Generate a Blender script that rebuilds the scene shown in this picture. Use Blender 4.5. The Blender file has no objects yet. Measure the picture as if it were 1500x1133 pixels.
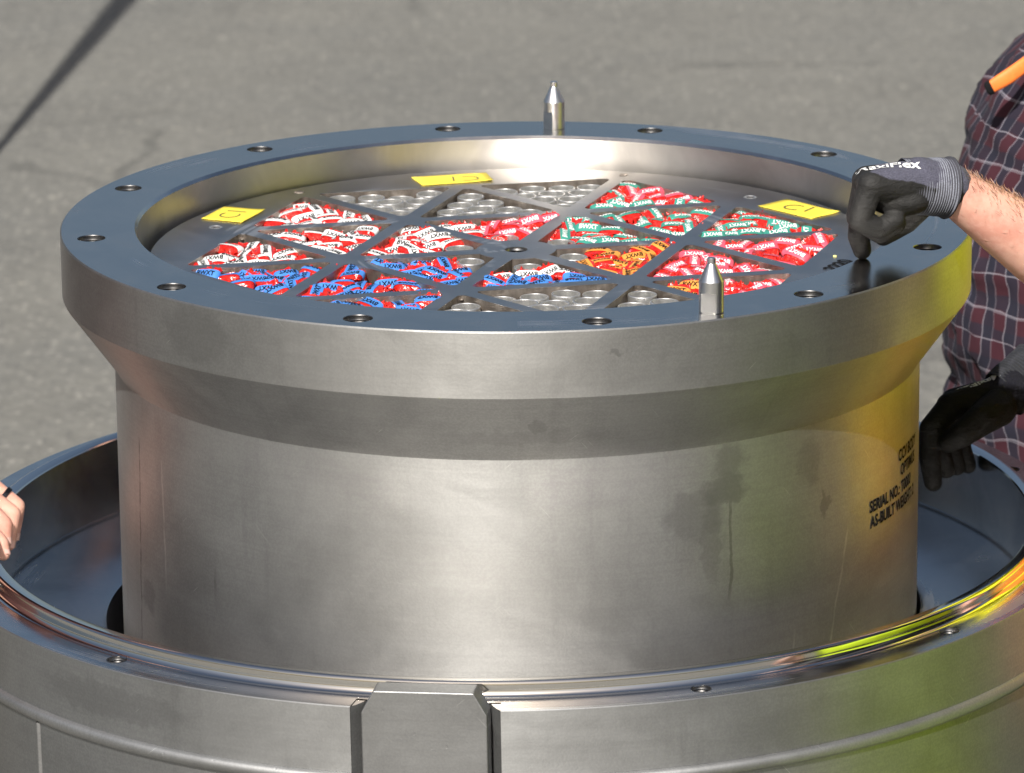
import bpy, bmesh, math, random
import numpy as np
from mathutils import Vector, Matrix, noise
random.seed(7)
R_ = math.radians
scene = bpy.context.scene
COL = scene.collection
ZT = 1.20                                   # height of the flange's top face above the ground

# ------------------------------------------------------------------ camera
CAM_D, CAM_EL, CAM_ROLL, CAM_F = 5.21519, 0.26809, -0.01073, 6872.4
_fw = Vector((0, math.cos(CAM_EL), -math.sin(CAM_EL)))
_rt = Vector((1, 0, 0)); _up = _rt.cross(_fw)
_r2 = math.cos(CAM_ROLL) * _rt + math.sin(CAM_ROLL) * _up
_u2 = -math.sin(CAM_ROLL) * _rt + math.cos(CAM_ROLL) * _up
CAM_P = Vector((-0.00624, 0, ZT - 0.19372)) - CAM_D * _fw
cd = bpy.data.cameras.new('camera'); cam = bpy.data.objects.new('camera', cd); COL.objects.link(cam)
cd.sensor_width = 36; cd.lens = CAM_F / 1500 * 36; cd.clip_start = 0.1; cd.clip_end = 500
m = Matrix((_r2, _u2, -_fw)).transposed().to_4x4(); m.translation = CAM_P
cam.matrix_world = m
cd.dof.use_dof = True; cd.dof.focus_distance = 4.95; cd.dof.aperture_fstop = 12
scene.camera = cam

# ------------------------------------------------------------------ light
SUN_AZ, SUN_EL = R_(14.0), R_(43)             # azimuth: to the left of straight behind the camera
S = Vector((-math.sin(SUN_AZ) * math.cos(SUN_EL), -math.cos(SUN_AZ) * math.cos(SUN_EL), math.sin(SUN_EL)))
w = bpy.data.worlds.new('World'); scene.world = w; w.use_nodes = True
nt = w.node_tree; nt.nodes.clear()
sky = nt.nodes.new('ShaderNodeTexSky'); sky.sky_type = 'NISHITA'; sky.sun_disc = False
sky.sun_elevation = SUN_EL; sky.sun_rotation = math.pi + SUN_AZ
sky.air_density = 1.0; sky.dust_density = 4.0; sky.ozone_density = 0.6
bg = nt.nodes.new('ShaderNodeBackground'); bg.inputs[1].default_value = 0.052
wo = nt.nodes.new('ShaderNodeOutputWorld')
nt.links.new(sky.outputs[0], bg.inputs[0]); nt.links.new(bg.outputs[0], wo.inputs[0])
ld = bpy.data.lights.new('sun', 'SUN'); ld.energy = 4.3; ld.angle = R_(0.53); ld.color = (1.0, 0.965, 0.91)
lo = bpy.data.objects.new('sun', ld); COL.objects.link(lo)
lo.rotation_euler = S.to_track_quat('Z', 'Y').to_euler(); lo.location = S * 8
vs = scene.view_settings; vs.view_transform = 'Standard'; vs.look = 'None'; vs.exposure = 0.72; vs.gamma = 1.0
vs.use_curve_mapping = False
scene.cycles.max_bounces = 8; scene.cycles.glossy_bounces = 5; scene.cycles.diffuse_bounces = 3
scene.cycles.sample_clamp_indirect = 40.0; scene.cycles.blur_glossy = 0.0

# ------------------------------------------------------------------ helpers
def at(px, py, Y):
    """the point of the vertical plane y = Y seen at photograph pixel (px, py); used only to read distances off"""
    d = _fw + ((px - 750) / CAM_F) * _r2 - ((py - 566.5) / CAM_F) * _u2
    return CAM_P + d * ((Y - CAM_P.y) / d.y)

class G:
    """tiny node-graph builder"""
    def __init__(s, name):
        s.mat = bpy.data.materials.new(name); s.mat.use_nodes = True
        s.t = s.mat.node_tree; s.b = s.t.nodes['Principled BSDF']
        s.tc = s.t.nodes.new('ShaderNodeTexCoord')
        s.obj = s.tc.outputs['Object']
    def put(s, sock, v):
        if hasattr(v, 'is_output'): s.t.links.new(v, sock)
        elif isinstance(v, (tuple, list)) and len(v) == 3 and len(sock.default_value) == 4: sock.default_value = (*v, 1)
        else: sock.default_value = v
    def m(s, op, a, b=None, c=None, clamp=False):
        n = s.t.nodes.new('ShaderNodeMath'); n.operation = op; n.use_clamp = clamp
        for i, v in enumerate((a, b, c)):
            if v is not None: s.put(n.inputs[i], v)
        return n.outputs[0]
    def vm(s, op, a, b=None):
        n = s.t.nodes.new('ShaderNodeVectorMath'); n.operation = op; s.put(n.inputs[0], a)
        if b is not None: s.put(n.inputs[1], b)
        return n.outputs[1] if op in ('DOT_PRODUCT', 'LENGTH', 'DISTANCE') else n.outputs[0]
    def xyz(s, v):
        n = s.t.nodes.new('ShaderNodeSeparateXYZ'); s.put(n.inputs[0], v); return n.outputs
    def comb(s, x, y, z=0.0):
        n = s.t.nodes.new('ShaderNodeCombineXYZ')
        for i, v in enumerate((x, y, z)): s.put(n.inputs[i], v)
        return n.outputs[0]
    def noise(s, v, scale, detail=3, rough=0.55, dist=0.0):
        n = s.t.nodes.new('ShaderNodeTexNoise'); s.put(n.inputs['Vector'], v); n.inputs['Scale'].default_value = scale
        n.inputs['Detail'].default_value = detail; n.inputs['Roughness'].default_value = rough; n.inputs['Distortion'].default_value = dist
        return n.outputs['Fac']
    def vor(s, v, scale, feat='F1'):
        n = s.t.nodes.new('ShaderNodeTexVoronoi'); s.put(n.inputs['Vector'], v); n.inputs['Scale'].default_value = scale; n.feature = feat
        return n
    def ramp(s, f, stops):
        n = s.t.nodes.new('ShaderNodeValToRGB'); s.put(n.inputs[0], f); e = n.color_ramp.elements
        while len(e) < len(stops): e.new(0.5)
        for i, (p, c) in enumerate(stops):
            e[i].position = p; e[i].color = (*c, 1) if isinstance(c, (tuple, list)) else (c, c, c, 1)
        return n.outputs[0]
    def map(s, f, a, b, c=0.0, d=1.0):
        n = s.t.nodes.new('ShaderNodeMapRange'); n.interpolation_type = 'SMOOTHSTEP'; s.put(n.inputs[0], f)
        for i, v in enumerate((a, b, c, d)): s.put(n.inputs[i + 1], v)
        return n.outputs[0]
    def mix(s, f, a, b, mode='MIX'):
        n = s.t.nodes.new('ShaderNodeMix'); n.data_type = 'RGBA'; n.blend_type = mode
        s.put(n.inputs[0], f); s.put(n.inputs[6], a); s.put(n.inputs[7], b); return n.outputs[2]
    def bump(s, h, dist, strength=1.0, prev=None):
        n = s.t.nodes.new('ShaderNodeBump'); s.put(n.inputs['Height'], h); n.inputs['Distance'].default_value = dist
        n.inputs['Strength'].default_value = strength
        if prev is not None: s.put(n.inputs['Normal'], prev)
        return n.outputs[0]
    def set(s, **k):
        nm = dict(color='Base Color', rough='Roughness', metal='Metallic', normal='Normal', spec='Specular IOR Level', sss='Subsurface Weight',
                  aniso='Anisotropic', coat='Coat Weight', coatr='Coat Roughness', sheen='Sheen Weight', sssr='Subsurface Radius', ssss='Subsurface Scale')
        for a, v in k.items(): s.put(s.b.inputs[nm[a]], v)
        return s.mat

def simple(name, color, rough=0.5, metal=0.0, var=0.12, scale=40, **k):
    g = G(name); n = g.noise(g.obj, scale, 4)
    c = g.mix(g.map(n, 0.3, 0.7), tuple(x * (1 - var) for x in color), tuple(min(1, x * (1 + var)) for x in color))
    return g.set(color=c, rough=rough, metal=metal, **k)

def mesh_obj(name, me, mat=None, parent=None, loc=None):
    o = bpy.data.objects.new(name, me); COL.objects.link(o)
    if mat is not None and not me.materials: me.materials.append(mat)
    if parent is not None: o.parent = parent
    if loc is not None: o.location = loc
    return o
def from_py(name, v, f, mat=None, parent=None, loc=None, smooth=None):
    me = bpy.data.meshes.new(name); me.from_pydata([tuple(p) for p in v], [], f); me.update()
    if smooth is not None:
        me.shade_smooth()
        if smooth < 180: me.set_sharp_from_angle(angle=R_(smooth))
    return mesh_obj(name, me, mat, parent, loc)
def tag(o, label, cat, group=None, kind=None):
    o['label'] = label; o['category'] = cat
    if group: o['group'] = group
    if kind: o['kind'] = kind
    return o
def empty(name, loc, label=None, cat=None, group=None):
    o = bpy.data.objects.new(name, None); COL.objects.link(o); o.location = loc; o.empty_display_size = 0.05
    if label: tag(o, label, cat, group)
    return o
def lathe(name, prof, segs, mat, parent=None, loc=None, a0=0.0, a1=360.0, smooth=28, cap=None):
    """revolve (radius, height) pairs about z; a0/a1 in degrees"""
    full = abs(a1 - a0 - 360) < 1e-6
    n = segs if full else segs + 1
    v = []; f = []
    for i in range(n):
        a = R_(a0 + (a1 - a0) * i / segs); c, s_ = math.cos(a), math.sin(a)
        v += [(r * c, r * s_, z) for r, z in prof]
    k = len(prof)
    for i in range(segs):
        j = (i + 1) % n
        for q in range(k - 1):
            f.append((i * k + q, j * k + q, j * k + q + 1, i * k + q + 1))
    if cap is not None and full: f.append(tuple(i * k + cap for i in range(n)))
    o = from_py(name, v, f, mat, parent, loc)
    bm = bmesh.new(); bm.from_mesh(o.data); bmesh.ops.remove_doubles(bm, verts=bm.verts, dist=1e-6)
    bm.to_mesh(o.data); bm.free()
    o.data.shade_smooth(); o.data.set_sharp_from_angle(angle=R_(smooth))
    return o
def curve_sheet(loops, z=0.0, thick=0.0):
    """filled 2D outline with holes -> mesh (first loop outside, the rest holes)"""
    cu = bpy.data.curves.new('outline', 'CURVE'); cu.dimensions = '2D'; cu.fill_mode = 'BOTH' if thick else 'FRONT'
    cu.extrude = thick / 2
    for lp in loops:
        sp = cu.splines.new('POLY'); sp.points.add(len(lp) - 1); sp.use_cyclic_u = True
        for p, q in zip(sp.points, lp): p.co = (q[0], q[1], 0, 1)
    o = bpy.data.objects.new('outline', cu); COL.objects.link(o)
    me = bpy.data.meshes.new_from_object(o.evaluated_get(bpy.context.evaluated_depsgraph_get()))
    bpy.data.objects.remove(o); bpy.data.curves.remove(cu)
    for v in me.vertices: v.co.z += z - thick / 2
    me.update(); me.materials.clear()
    return me
def circle(r, n, cx=0, cy=0): return [(cx + r * math.cos(2 * math.pi * i / n), cy + r * math.sin(2 * math.pi * i / n)) for i in range(n)]
def text_mesh(s, size, offset=0.0, align='LEFT', extrude=0.0):
    cu = bpy.data.curves.new('text', 'FONT'); cu.body = s; cu.size = size; cu.offset = offset; cu.align_x = align; cu.align_y = 'CENTER' if align == 'CENTER' else 'BOTTOM_BASELINE'
    cu.resolution_u = 3; cu.extrude = extrude
    o = bpy.data.objects.new('text', cu); COL.objects.link(o)
    me = bpy.data.meshes.new_from_object(o.evaluated_get(bpy.context.evaluated_depsgraph_get()))
    bpy.data.objects.remove(o); bpy.data.curves.remove(cu); me.materials.clear()
    return me
def fbm(p, sc, oct=3):
    return sum(noise.noise(Vector(p) * sc * 2 ** i) / 2 ** i for i in range(oct))

# ------------------------------------------------------------------ materials
def cyl_uv(g, rad):
    x, y, z = g.xyz(g.obj)[:3]
    az = g.m('ARCTAN2', x, g.m('MULTIPLY', y, -1.0))
    return g.m('MULTIPLY', az, rad), z

def blasted(name, rad, base=(0.415, 0.412, 0.40), rough=0.50, stains=(), lines=(), zoff=0.0, broad=0.22, aniso=0.62):
    """bead-blasted stainless on a wall of radius rad, with its stains"""
    g = G(name); u, v = cyl_uv(g, rad)
    uv = g.comb(u, v)
    grain = g.noise(g.obj, 400, 2, 0.6)
    mid = g.noise(g.obj, 60, 4, 0.6)
    cloud = g.noise(g.vm('MULTIPLY', g.obj, (1, 1, 1.5)), 6, 7, 0.62, 0.9)
    roll = g.noise(g.vm('MULTIPLY', uv, (6, 240, 1)), 1.0, 3, 0.6)
    drip = g.noise(g.vm('MULTIPLY', uv, (38, 3, 1)), 1.0, 4, 0.65)
    dark = tuple(c * 0.60 for c in base)
    c = g.mix(g.map(cloud, 0.35, 0.68), tuple(c * 0.83 for c in base), base)
    c = g.mix(g.map(drip, 0.52, 0.74, 0, 0.35), c, dark)
    c = g.mix(g.map(mid, 0.35, 0.7, 0, 0.16), c, tuple(min(1, x * 1.25) for x in base))
    c = g.mix(g.map(grain, 0.32, 0.68, 0, 0.16), c, dark)
    c = g.mix(g.map(grain, 0.56, 0.40, 0, 0.09), c, tuple(min(1, x * 1.5) for x in base))
    c = g.mix(g.map(roll, 0.4, 0.65, 0, 0.14), c, dark)
    n1 = g.noise(uv, 55, 4, 0.6); n2 = g.noise(g.vm('ADD', uv, (3.1, 1.7, 0)), 55, 4, 0.6)
    du = g.m('ADD', u, g.m('MULTIPLY', g.m('SUBTRACT', n1, 0.5), 0.035))
    dv = g.m('ADD', v, g.m('MULTIPLY', g.m('SUBTRACT', n2, 0.5), 0.035))
    for (u0, v0, a, b, st) in stains:
        e = g.m('ADD', g.m('POWER', g.m('DIVIDE', g.m('SUBTRACT', du, u0), a), 2.0), g.m('POWER', g.m('DIVIDE', g.m('SUBTRACT', dv, v0 + zoff), b), 2.0))
        c = g.mix(g.map(e, 0.35, 1.25, st, 0.0), c, tuple(x * 0.42 for x in base))
    wob = g.m('MULTIPLY', g.m('SUBTRACT', g.noise(uv, 16, 4, 0.6), 0.5), 0.012)
    for (u0, slope, w_, v0, v1, st, bright) in lines:
        dd = g.m('ABSOLUTE', g.m('SUBTRACT', g.m('ADD', u, wob), g.m('ADD', u0, g.m('MULTIPLY', g.m('SUBTRACT', v, v0 + zoff), slope))))
        k = g.map(dd, w_ * 0.4, w_, st, 0.0)
        k = g.m('MULTIPLY', k, g.m('MULTIPLY', g.map(v, v1 + zoff, v1 + 0.03 + zoff), g.map(v, v0 - 0.02 + zoff, v0 + zoff, 1, 0)))
        k = g.m('MULTIPLY', k, g.map(n1, 0.3, 0.55, 0.25, 1.0))
        c = g.mix(k, c, (0.85, 0.84, 0.8) if bright else (0.10, 0.095, 0.085))
    # light scratches
    for sc, rot in ((22, 0.7), (15, 2.3)):
        ru = g.m('ADD', g.m('MULTIPLY', u, math.cos(rot)), g.m('MULTIPLY', v, math.sin(rot)))
        rv = g.m('ADD', g.m('MULTIPLY', u, -math.sin(rot)), g.m('MULTIPLY', v, math.cos(rot)))
        s_ = g.noise(g.comb(g.m('MULTIPLY', ru, sc), g.m('MULTIPLY', rv, 900)), 1.0, 1, 0.4)
        gate = g.map(g.noise(uv, 14 + sc / 3, 2), 0.56, 0.66)
        c = g.mix(g.m('MULTIPLY', g.map(s_, 0.72, 0.80), g.m('MULTIPLY', gate, 0.45)), c, (0.88, 0.87, 0.84))
    r = g.m('ADD', rough - 0.10, g.m('MULTIPLY', cloud, 0.17))
    r = g.m('ADD', r, g.m('MULTIPLY', g.m('SUBTRACT', grain, 0.5), 0.10))
    nb = g.bump(roll, 0.0003, 0.10)
    nb = g.bump(grain, 0.0005, 0.18, nb)
    if name == 'blasted_lug':
        pv = g.vor(g.vm('ADD', g.obj, g.comb(g.m('MULTIPLY', mid, 0.02), 0.0)), 70)
        pit = g.m('MULTIPLY', g.map(pv.outputs['Distance'], 0.05, 0.16, 1, 0), g.map(g.xyz(pv.outputs['Color'])[0], 0.62, 0.70))
        nb = g.bump(pit, -0.0004, 0.35, nb)
    g.set(color=c, rough=r, metal=1.0, normal=nb)
    if aniso:
        tg = g.t.nodes.new('ShaderNodeTangent'); tg.direction_type = 'RADIAL'; tg.axis = 'Z'
        g.put(g.b.inputs['Tangent'], tg.outputs[0]); g.b.inputs['Anisotropic'].default_value = aniso; g.b.inputs['Anisotropic Rotation'].default_value = 0.25
    # second, broad lobe of the blasted surface
    b2 = g.t.nodes.new('ShaderNodeBsdfPrincipled'); b2.inputs['Metallic'].default_value = 1.0; b2.inputs['Roughness'].default_value = 0.64
    g.put(b2.inputs['Base Color'], g.mix(0.15, c, (0.97, 0.955, 0.92))); g.put(b2.inputs['Normal'], nb)
    mx = g.t.nodes.new('ShaderNodeMixShader'); mx.inputs[0].default_value = broad
    out = [n for n in g.t.nodes if n.type == 'OUTPUT_MATERIAL'][0]
    g.t.links.new(g.b.outputs[0], mx.inputs[1]); g.t.links.new(b2.outputs[0], mx.inputs[2]); g.t.links.new(mx.outputs[0], out.inputs[0])
    return g.mat

def lip_steel():
    g = G('polished_lip'); n_ = g.noise(g.obj, 30, 3)
    return g.set(color=(0.72, 0.70, 0.66), rough=g.m('ADD', 0.10, g.m('MULTIPLY', n_, 0.02)), metal=1.0)

def turned(name, base=(0.55, 0.56, 0.58), rough=0.24, ring=1.0, smear=0.25, aniso=0.0):
    """machined face with concentric tool marks"""
    g = G(name); x, y, z = g.xyz(g.obj)[:3]
    r = g.m('SQRT', g.m('ADD', g.m('MULTIPLY', x, x), g.m('MULTIPLY', y, y)))
    az = g.m('ARCTAN2', x, y)
    fine = g.noise(g.comb(g.m('MULTIPLY', r, 1500), g.m('MULTIPLY', az, 1.2), g.m('MULTIPLY', z, 600)), 1.0, 2, 0.6)
    wide = g.noise(g.comb(g.m('MULTIPLY', r, 160), g.m('MULTIPLY', az, 0.7), g.m('MULTIPLY', z, 60)), 1.0, 3, 0.6)
    cloud = g.noise(g.obj, 12, 4, 0.6, 0.8)
    c = g.mix(g.map(cloud, 0.3, 0.7), tuple(q * 0.86 for q in base), tuple(min(1, q * 1.06) for q in base))
    line = g.map(g.m('MULTIPLY', wide, g.map(g.noise(g.comb(az, g.m('MULTIPLY', r, 9)), 1.3, 2), 0.4, 0.7)), 0.36, 0.48, 0, 0.50)
    c = g.mix(line, c, (0.8, 0.82, 0.84))
    ro = g.m('ADD', rough, g.m('MULTIPLY', g.m('SUBTRACT', cloud, 0.5), smear))
    ro = g.m('ADD', ro, g.m('MULTIPLY', line, 0.3))
    nb = g.bump(fine, 0.00012, 0.35 * ring)
    nb = g.bump(wide, 0.0004, 0.12 * ring, nb)
    if aniso:
        tg = g.t.nodes.new('ShaderNodeTangent'); tg.direction_type = 'RADIAL'; tg.axis = 'Z'
        g.put(g.b.inputs['Tangent'], tg.outputs[0]); g.b.inputs['Anisotropic'].default_value = aniso; g.b.inputs['Anisotropic Rotation'].default_value = 0.25
    return g.set(color=c, rough=ro, metal=1.0, normal=nb)

M_FTOP = turned('machined_flange_face', (0.60, 0.575, 0.54), 0.20, 1.0, 0.36)
M_BORE = turned('machined_bore', (0.66, 0.63, 0.59), 0.40, 0.4, 0.10, 0.76)
M_RIM = turned('machined_rim', (0.66, 0.64, 0.61), 0.17)
M_LOWIN = turned('machined_inside', (0.52, 0.51, 0.50), 0.22)
M_PLATE = turned('plate_steel', (0.54, 0.52, 0.50), 0.33, 0.4)
M_WALL = blasted('blasted_body', 0.445, stains=[(0.226, -0.168, 0.022, 0.020, 0.50), (0.222, -0.200, 0.030, 0.018, 0.60), (0.185, -0.222, 0.035, 0.030, 0.42), (0.205, -0.255, 0.012, 0.045, 0.35),
        (0.335, -0.19, 0.018, 0.028, 0.30), (-0.50, -0.37, 0.02, 0.02, 0.45), (-0.42, -0.40, 0.05, 0.05, 0.20), (-0.12, -0.405, 0.004, 0.010, 0.85), (0.36, -0.24, 0.006, 0.016, 0.55), (-0.40, -0.30, 0.05, 0.05, 0.25), (0.42, -0.40, 0.10, 0.05, 0.25)],
        lines=[(0.230, 0.03, 0.0024, -0.205, -0.330, 0.52, False), (-0.515, 0.05, 0.0022, -0.19, -0.47, 0.75, False), (-0.455, 0.0, 0.0020, -0.20, -0.36, 0.30, True), (0.40, 0.24, 0.0022, -0.27, -0.44, 0.30, True),
               (-0.36, 0.0, 0.0025, -0.30, -0.35, 0.35, False), (-0.30, -0.9, 0.0016, -0.24, -0.27, 0.45, True), (0.315, 0.1, 0.0018, -0.36, -0.44, 0.25, True)])
M_FLANGE = blasted('blasted_flange', 0.5, (0.35, 0.347, 0.335), 0.49, aniso=0.58, stains=[(-0.36, -0.03, 0.05, 0.03, 0.3), (0.10, -0.025, 0.008, 0.005, 0.5), (0.02, -0.105, 0.010, 0.006, 0.4), (0.24, -0.05, 0.09, 0.03, 0.22), (0.01, -0.12, 0.10, 0.01, 0.2)])
M_OUT = blasted('blasted_shell', 0.635, (0.36, 0.363, 0.36), 0.50, stains=[(0.19, -0.445, 0.03, 0.02, 0.35), (-0.45, -0.39, 0.12, 0.02, 0.3), (0.33, -0.40, 0.10, 0.03, 0.25)], zoff=ZT)
M_LUG = blasted('blasted_lug', 0.64, (0.33, 0.333, 0.333), 0.52, aniso=0.0)
M_TUBE = simple('tube_steel', (0.66, 0.655, 0.64), 0.36, 0.86, 0.13, 160)
M_TUBEIN = simple('tube_inside', (0.60, 0.59, 0.56), 0.5, 1.0, 0.3, 120)
M_PIN = turned('pin_steel', (0.74, 0.74, 0.735), 0.30, 0.4, 0.1)
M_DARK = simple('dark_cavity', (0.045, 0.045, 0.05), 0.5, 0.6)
M_THREAD = simple('hole_steel', (0.20, 0.197, 0.195), 0.34, 1.0, 0.2, 300)
M_BLACKINK = simple('black_ink', (0.010, 0.010, 0.011), 0.9, spec=0.08)
M_WHITEINK = simple('white_ink', (0.82, 0.82, 0.80), 0.5, 0, 0.03)
M_NOTE = simple('note_paper', (0.72, 0.58, 0.055), 0.7, 0, 0.03, 30)
M_PENCIL = simple('pencil', (0.13, 0.115, 0.04), 0.6)
g = G('pocket_wall'); n_ = g.noise(g.vm('MULTIPLY', g.obj, (60, 60, 25)), 1.0, 5, 0.65); n2_ = g.noise(g.obj, 420, 3)
M_POCKET = g.set(color=g.mix(g.map(n_, 0.35, 0.7), (0.20, 0.17, 0.145), (0.36, 0.32, 0.28)), rough=g.m('ADD', 0.34, g.m('MULTIPLY', n2_, 0.2)), metal=0.85, normal=g.bump(n2_, 0.0006, 0.5))
g = G('red_foil'); n_ = g.noise(g.obj, 260, 3, 0.6)
M_RED = g.set(color=g.mix(g.map(n_, 0.35, 0.65), (0.40, 0.007, 0.006), (0.60, 0.022, 0.012)), rough=0.17, spec=0.6, coat=0.5, coatr=0.08, normal=g.bump(n_, 0.0012, 0.7))
BANDS = {}
for nm, colr in dict(white=(0.66, 0.66, 0.65), blue=(0.055, 0.20, 0.56), green=(0.040, 0.245, 0.19), pink=(0.60, 0.085, 0.13), orange=(0.66, 0.27, 0.050)).items():
    BANDS[nm] = simple(nm + '_band', colr, 0.42, 0, 0.06, 90)

# ground
g = G('weathered_pavement'); p_ = g.obj
big = g.noise(p_, 0.9, 6, 0.65, 0.6); med = g.noise(p_, 3.2, 6, 0.66); agg = g.vor(p_, 48); fine = g.noise(p_, 160, 3)
c = g.mix(g.map(big, 0.33, 0.68), (0.1032, 0.1032, 0.0948), (0.1392, 0.1350, 0.1176))
c = g.mix(g.map(med, 0.36, 0.7, 0, 0.55), c, (0.0870, 0.0846, 0.0750))
c = g.mix(g.map(g.noise(p_, 26, 4, 0.7), 0.40, 0.66, 0, 0.55), c, (0.1860, 0.1800, 0.1590))
c = g.mix(g.map(fine, 0.3, 0.72, 0, 0.5), c, (0.1800, 0.1752, 0.1560))
st_ = g.m('MULTIPLY', g.map(agg.outputs['Distance'], 0.16, 0.42, 1, 0), 0.55)
c = g.mix(st_, c, g.mix(g.map(g.xyz(agg.outputs['Color'])[0], 0.1, 0.9), (0.0780, 0.0780, 0.0750), (0.3300, 0.3120, 0.2760)))
v2 = g.vor(p_, 15); sp_ = g.map(v2.outputs['Distance'], 0.06, 0.18, 0.5, 0.0)
c = g.mix(g.m('MULTIPLY', sp_, g.map(g.xyz(v2.outputs['Color'])[1], 0.62, 0.72)), c, (0.3720, 0.3480, 0.2880))
c = g.mix(g.m('MULTIPLY', sp_, g.map(g.xyz(v2.outputs['Color'])[1], 0.2, 0.12)), c, (0.0540, 0.0540, 0.0510))
stn = g.noise(g.vm('MULTIPLY', p_, (1.0, 0.45, 1)), 1.7, 6, 0.7, 1.2)
c = g.mix(g.map(stn, 0.56, 0.74, 0, 0.42), c, (0.066, 0.064, 0.058))
c = g.mix(g.map(stn, 0.42, 0.26, 0, 0.30), c, (0.205, 0.198, 0.172))
ck = g.vor(g.vm('ADD', g.vm('MULTIPLY', p_, (1, 0.6, 1)), g.comb(g.m('MULTIPLY', med, 0.22), g.m('MULTIPLY', g.noise(p_, 14, 4), 0.12))), 0.42, 'DISTANCE_TO_EDGE')
c = g.mix(g.m('MULTIPLY', g.map(ck.outputs['Distance'], 0.002, 0.010, 0.5, 0), g.map(big, 0.50, 0.60)), c, (0.05, 0.05, 0.046))
M_GROUND = g.set(color=c, rough=0.86, normal=g.bump(g.m('ADD', g.m('MULTIPLY', agg.outputs['Distance'], -1.0), fine), 0.004, 0.6))

# ------------------------------------------------------------------ setting
gd = from_py('ground', [(-120, -60, 0), (120, -60, 0), (120, 200, 0), (-120, 200, 0)], [(0, 1, 2, 3)], M_GROUND); gd['kind'] = 'structure'

# ------------------------------------------------------------------ the inner vessel
CCV = empty('containment_vessel', (0, 0, ZT - 1.05), 'steel vessel with wide bolted flange standing in the larger open ring body', 'vessel')
def ccv(fn, *a, **k): o = fn(*a, **k); o.parent = CCV; o.location = (0, 0, 1.05); return o
HN = 12; HR = 0.46752; HPH = 1.74239
hole_xy = [(HR * math.cos(HPH - k * math.pi / 6), HR * math.sin(HPH - k * math.pi / 6)) for k in range(HN)]
HOLE_R = 0.0149
me = curve_sheet([circle(0.4985, 240), circle(0.4185, 240)] + [circle(HOLE_R + 0.0006, 28, x, y) for x, y in hole_xy])
ccv(mesh_obj, 'flange_face', me, M_FTOP)
ccv(lathe, 'bevel', [(0.4185, 0.0), (0.4155, -0.0035)], 240, M_RIM)
ccv(lathe, 'bore_wall', [(0.4155, -0.0035), (0.4152, -0.09), (0.395, -0.092), (0.395, -1.02), (0.0005, -1.02)], 200, M_BORE)
fl = ccv(lathe, 'flange', [(0.4985, 0.0), (0.5, -0.0015), (0.5, -0.0695), (0.4985, -0.0725), (0.4465, -0.1455), (0.4450, -0.1495)], 240, M_FLANGE, smooth=22)
ccv(lathe, 'body_wall', [(0.4450, -0.1495), (0.4450, -1.04), (0.435, -1.05), (0.0005, -1.05)], 240, M_WALL)
hm = None
for x, y in hole_xy:
    prof = [(HOLE_R + 0.0006, 0), (HOLE_R, -0.0008)]
    for i in range(16): prof += [(HOLE_R, -0.004 - i * 0.003), (HOLE_R - 0.0005, -0.0055 - i * 0.003)]
    prof += [(HOLE_R, -0.060), (HOLE_R, -0.0695)]
    if hm is None:
        o = lathe('bolt_hole', prof, 28, M_THREAD, CCV, (x, y, 1.05)); hm = o.data
    else: mesh_obj('bolt_hole', hm, None, CCV, (x, y, 1.05))

# stencilled writing on the wall
def wrap_text(name, s, size, rad, az0, z, mat, parent, off=0.02, squeeze=0.86):
    me = text_mesh(s, size, off * size)
    bm = bmesh.new(); bm.from_mesh(me)
    bmesh.ops.triangulate(bm, faces=bm.faces); bm.to_mesh(me); bm.free()
    for v in me.vertices:
        a = R_(az0) + v.co.x * squeeze / rad; zz = z + v.co.y
        v.co = (rad * math.sin(a), -rad * math.cos(a), zz)
    me.update(); me.name = name
    o = mesh_obj(name, me, mat, parent); o.location = (0, 0, 1.05) if parent is CCV else (0, 0, 0)
    return o
TS = 0.0180
wrap_text('lettering', 'CCV BODY', TS, 0.4456, 66.8, -0.2345, M_BLACKINK, CCV, 0.030)
wrap_text('lettering', 'OPTIMUS', TS, 0.4456, 67.8, -0.2520, M_BLACKINK, CCV, 0.030)
wrap_text('lettering', 'SERIAL NO.: T0000', TS, 0.4456, 57.0, -0.2715, M_BLACKINK, CCV, 0.030)
wrap_text('lettering', 'AS-BUILT WEIGHT: 2', TS, 0.4456, 57.3, -0.2890, M_BLACKINK, CCV, 0.030)

# ------------------------------------------------------------------ guide pins on the flange
def guide_pin(xy, rot, label):
    root = empty('guide_pin', (xy[0], xy[1], ZT), label, 'guide pin', 'guide pins on the flange')
    R0, H0, H1, H2 = 0.0128, 0.0335, 0.0500, 0.0565
    seg = 48; v = []; f = []
    prof = [(R0 - 0.001, 0), (R0, 0.001), (R0, 0.0205), (R0, 0.0212), (R0, H0 - 0.001), (R0 - 0.0004, H0), (0.0054, H1 - 0.0015), (0.0047, H1), (0.0044, H1 + 0.0005), (0.0044, H2 - 0.0008), (0.0036, H2)]
    flat = 0.0098
    n = len(prof)
    for i in range(seg):
        a = 2 * math.pi * i / seg
        for r, z in prof:
            x, y = r * math.cos(a), r * math.sin(a)
            if z <= 0.0206 and y < -flat: y = -flat
            v.append((x, y, z))
    for i in range(seg):
        j = (i + 1) % seg
        for q in range(n - 1): f.append((i * n + q, j * n + q, j * n + q + 1, i * n + q + 1))
    f.append(tuple(i * n + n - 1 for i in range(seg)))
    o = from_py('pin_body', v, f, M_PIN, root, smooth=13)
    root.rotation_euler.z = rot
    return root
pa = at(811.5, 189.5, 0.455); pb = at(1044.5, 458.5, -0.429)
guide_pin((0.0475, 0.4600), R_(-48), 'pointed steel guide pin on the far side of the flange')
guide_pin((0.1965, -0.4270), R_(-22), 'pointed steel guide pin on the near side of the flange')

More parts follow.
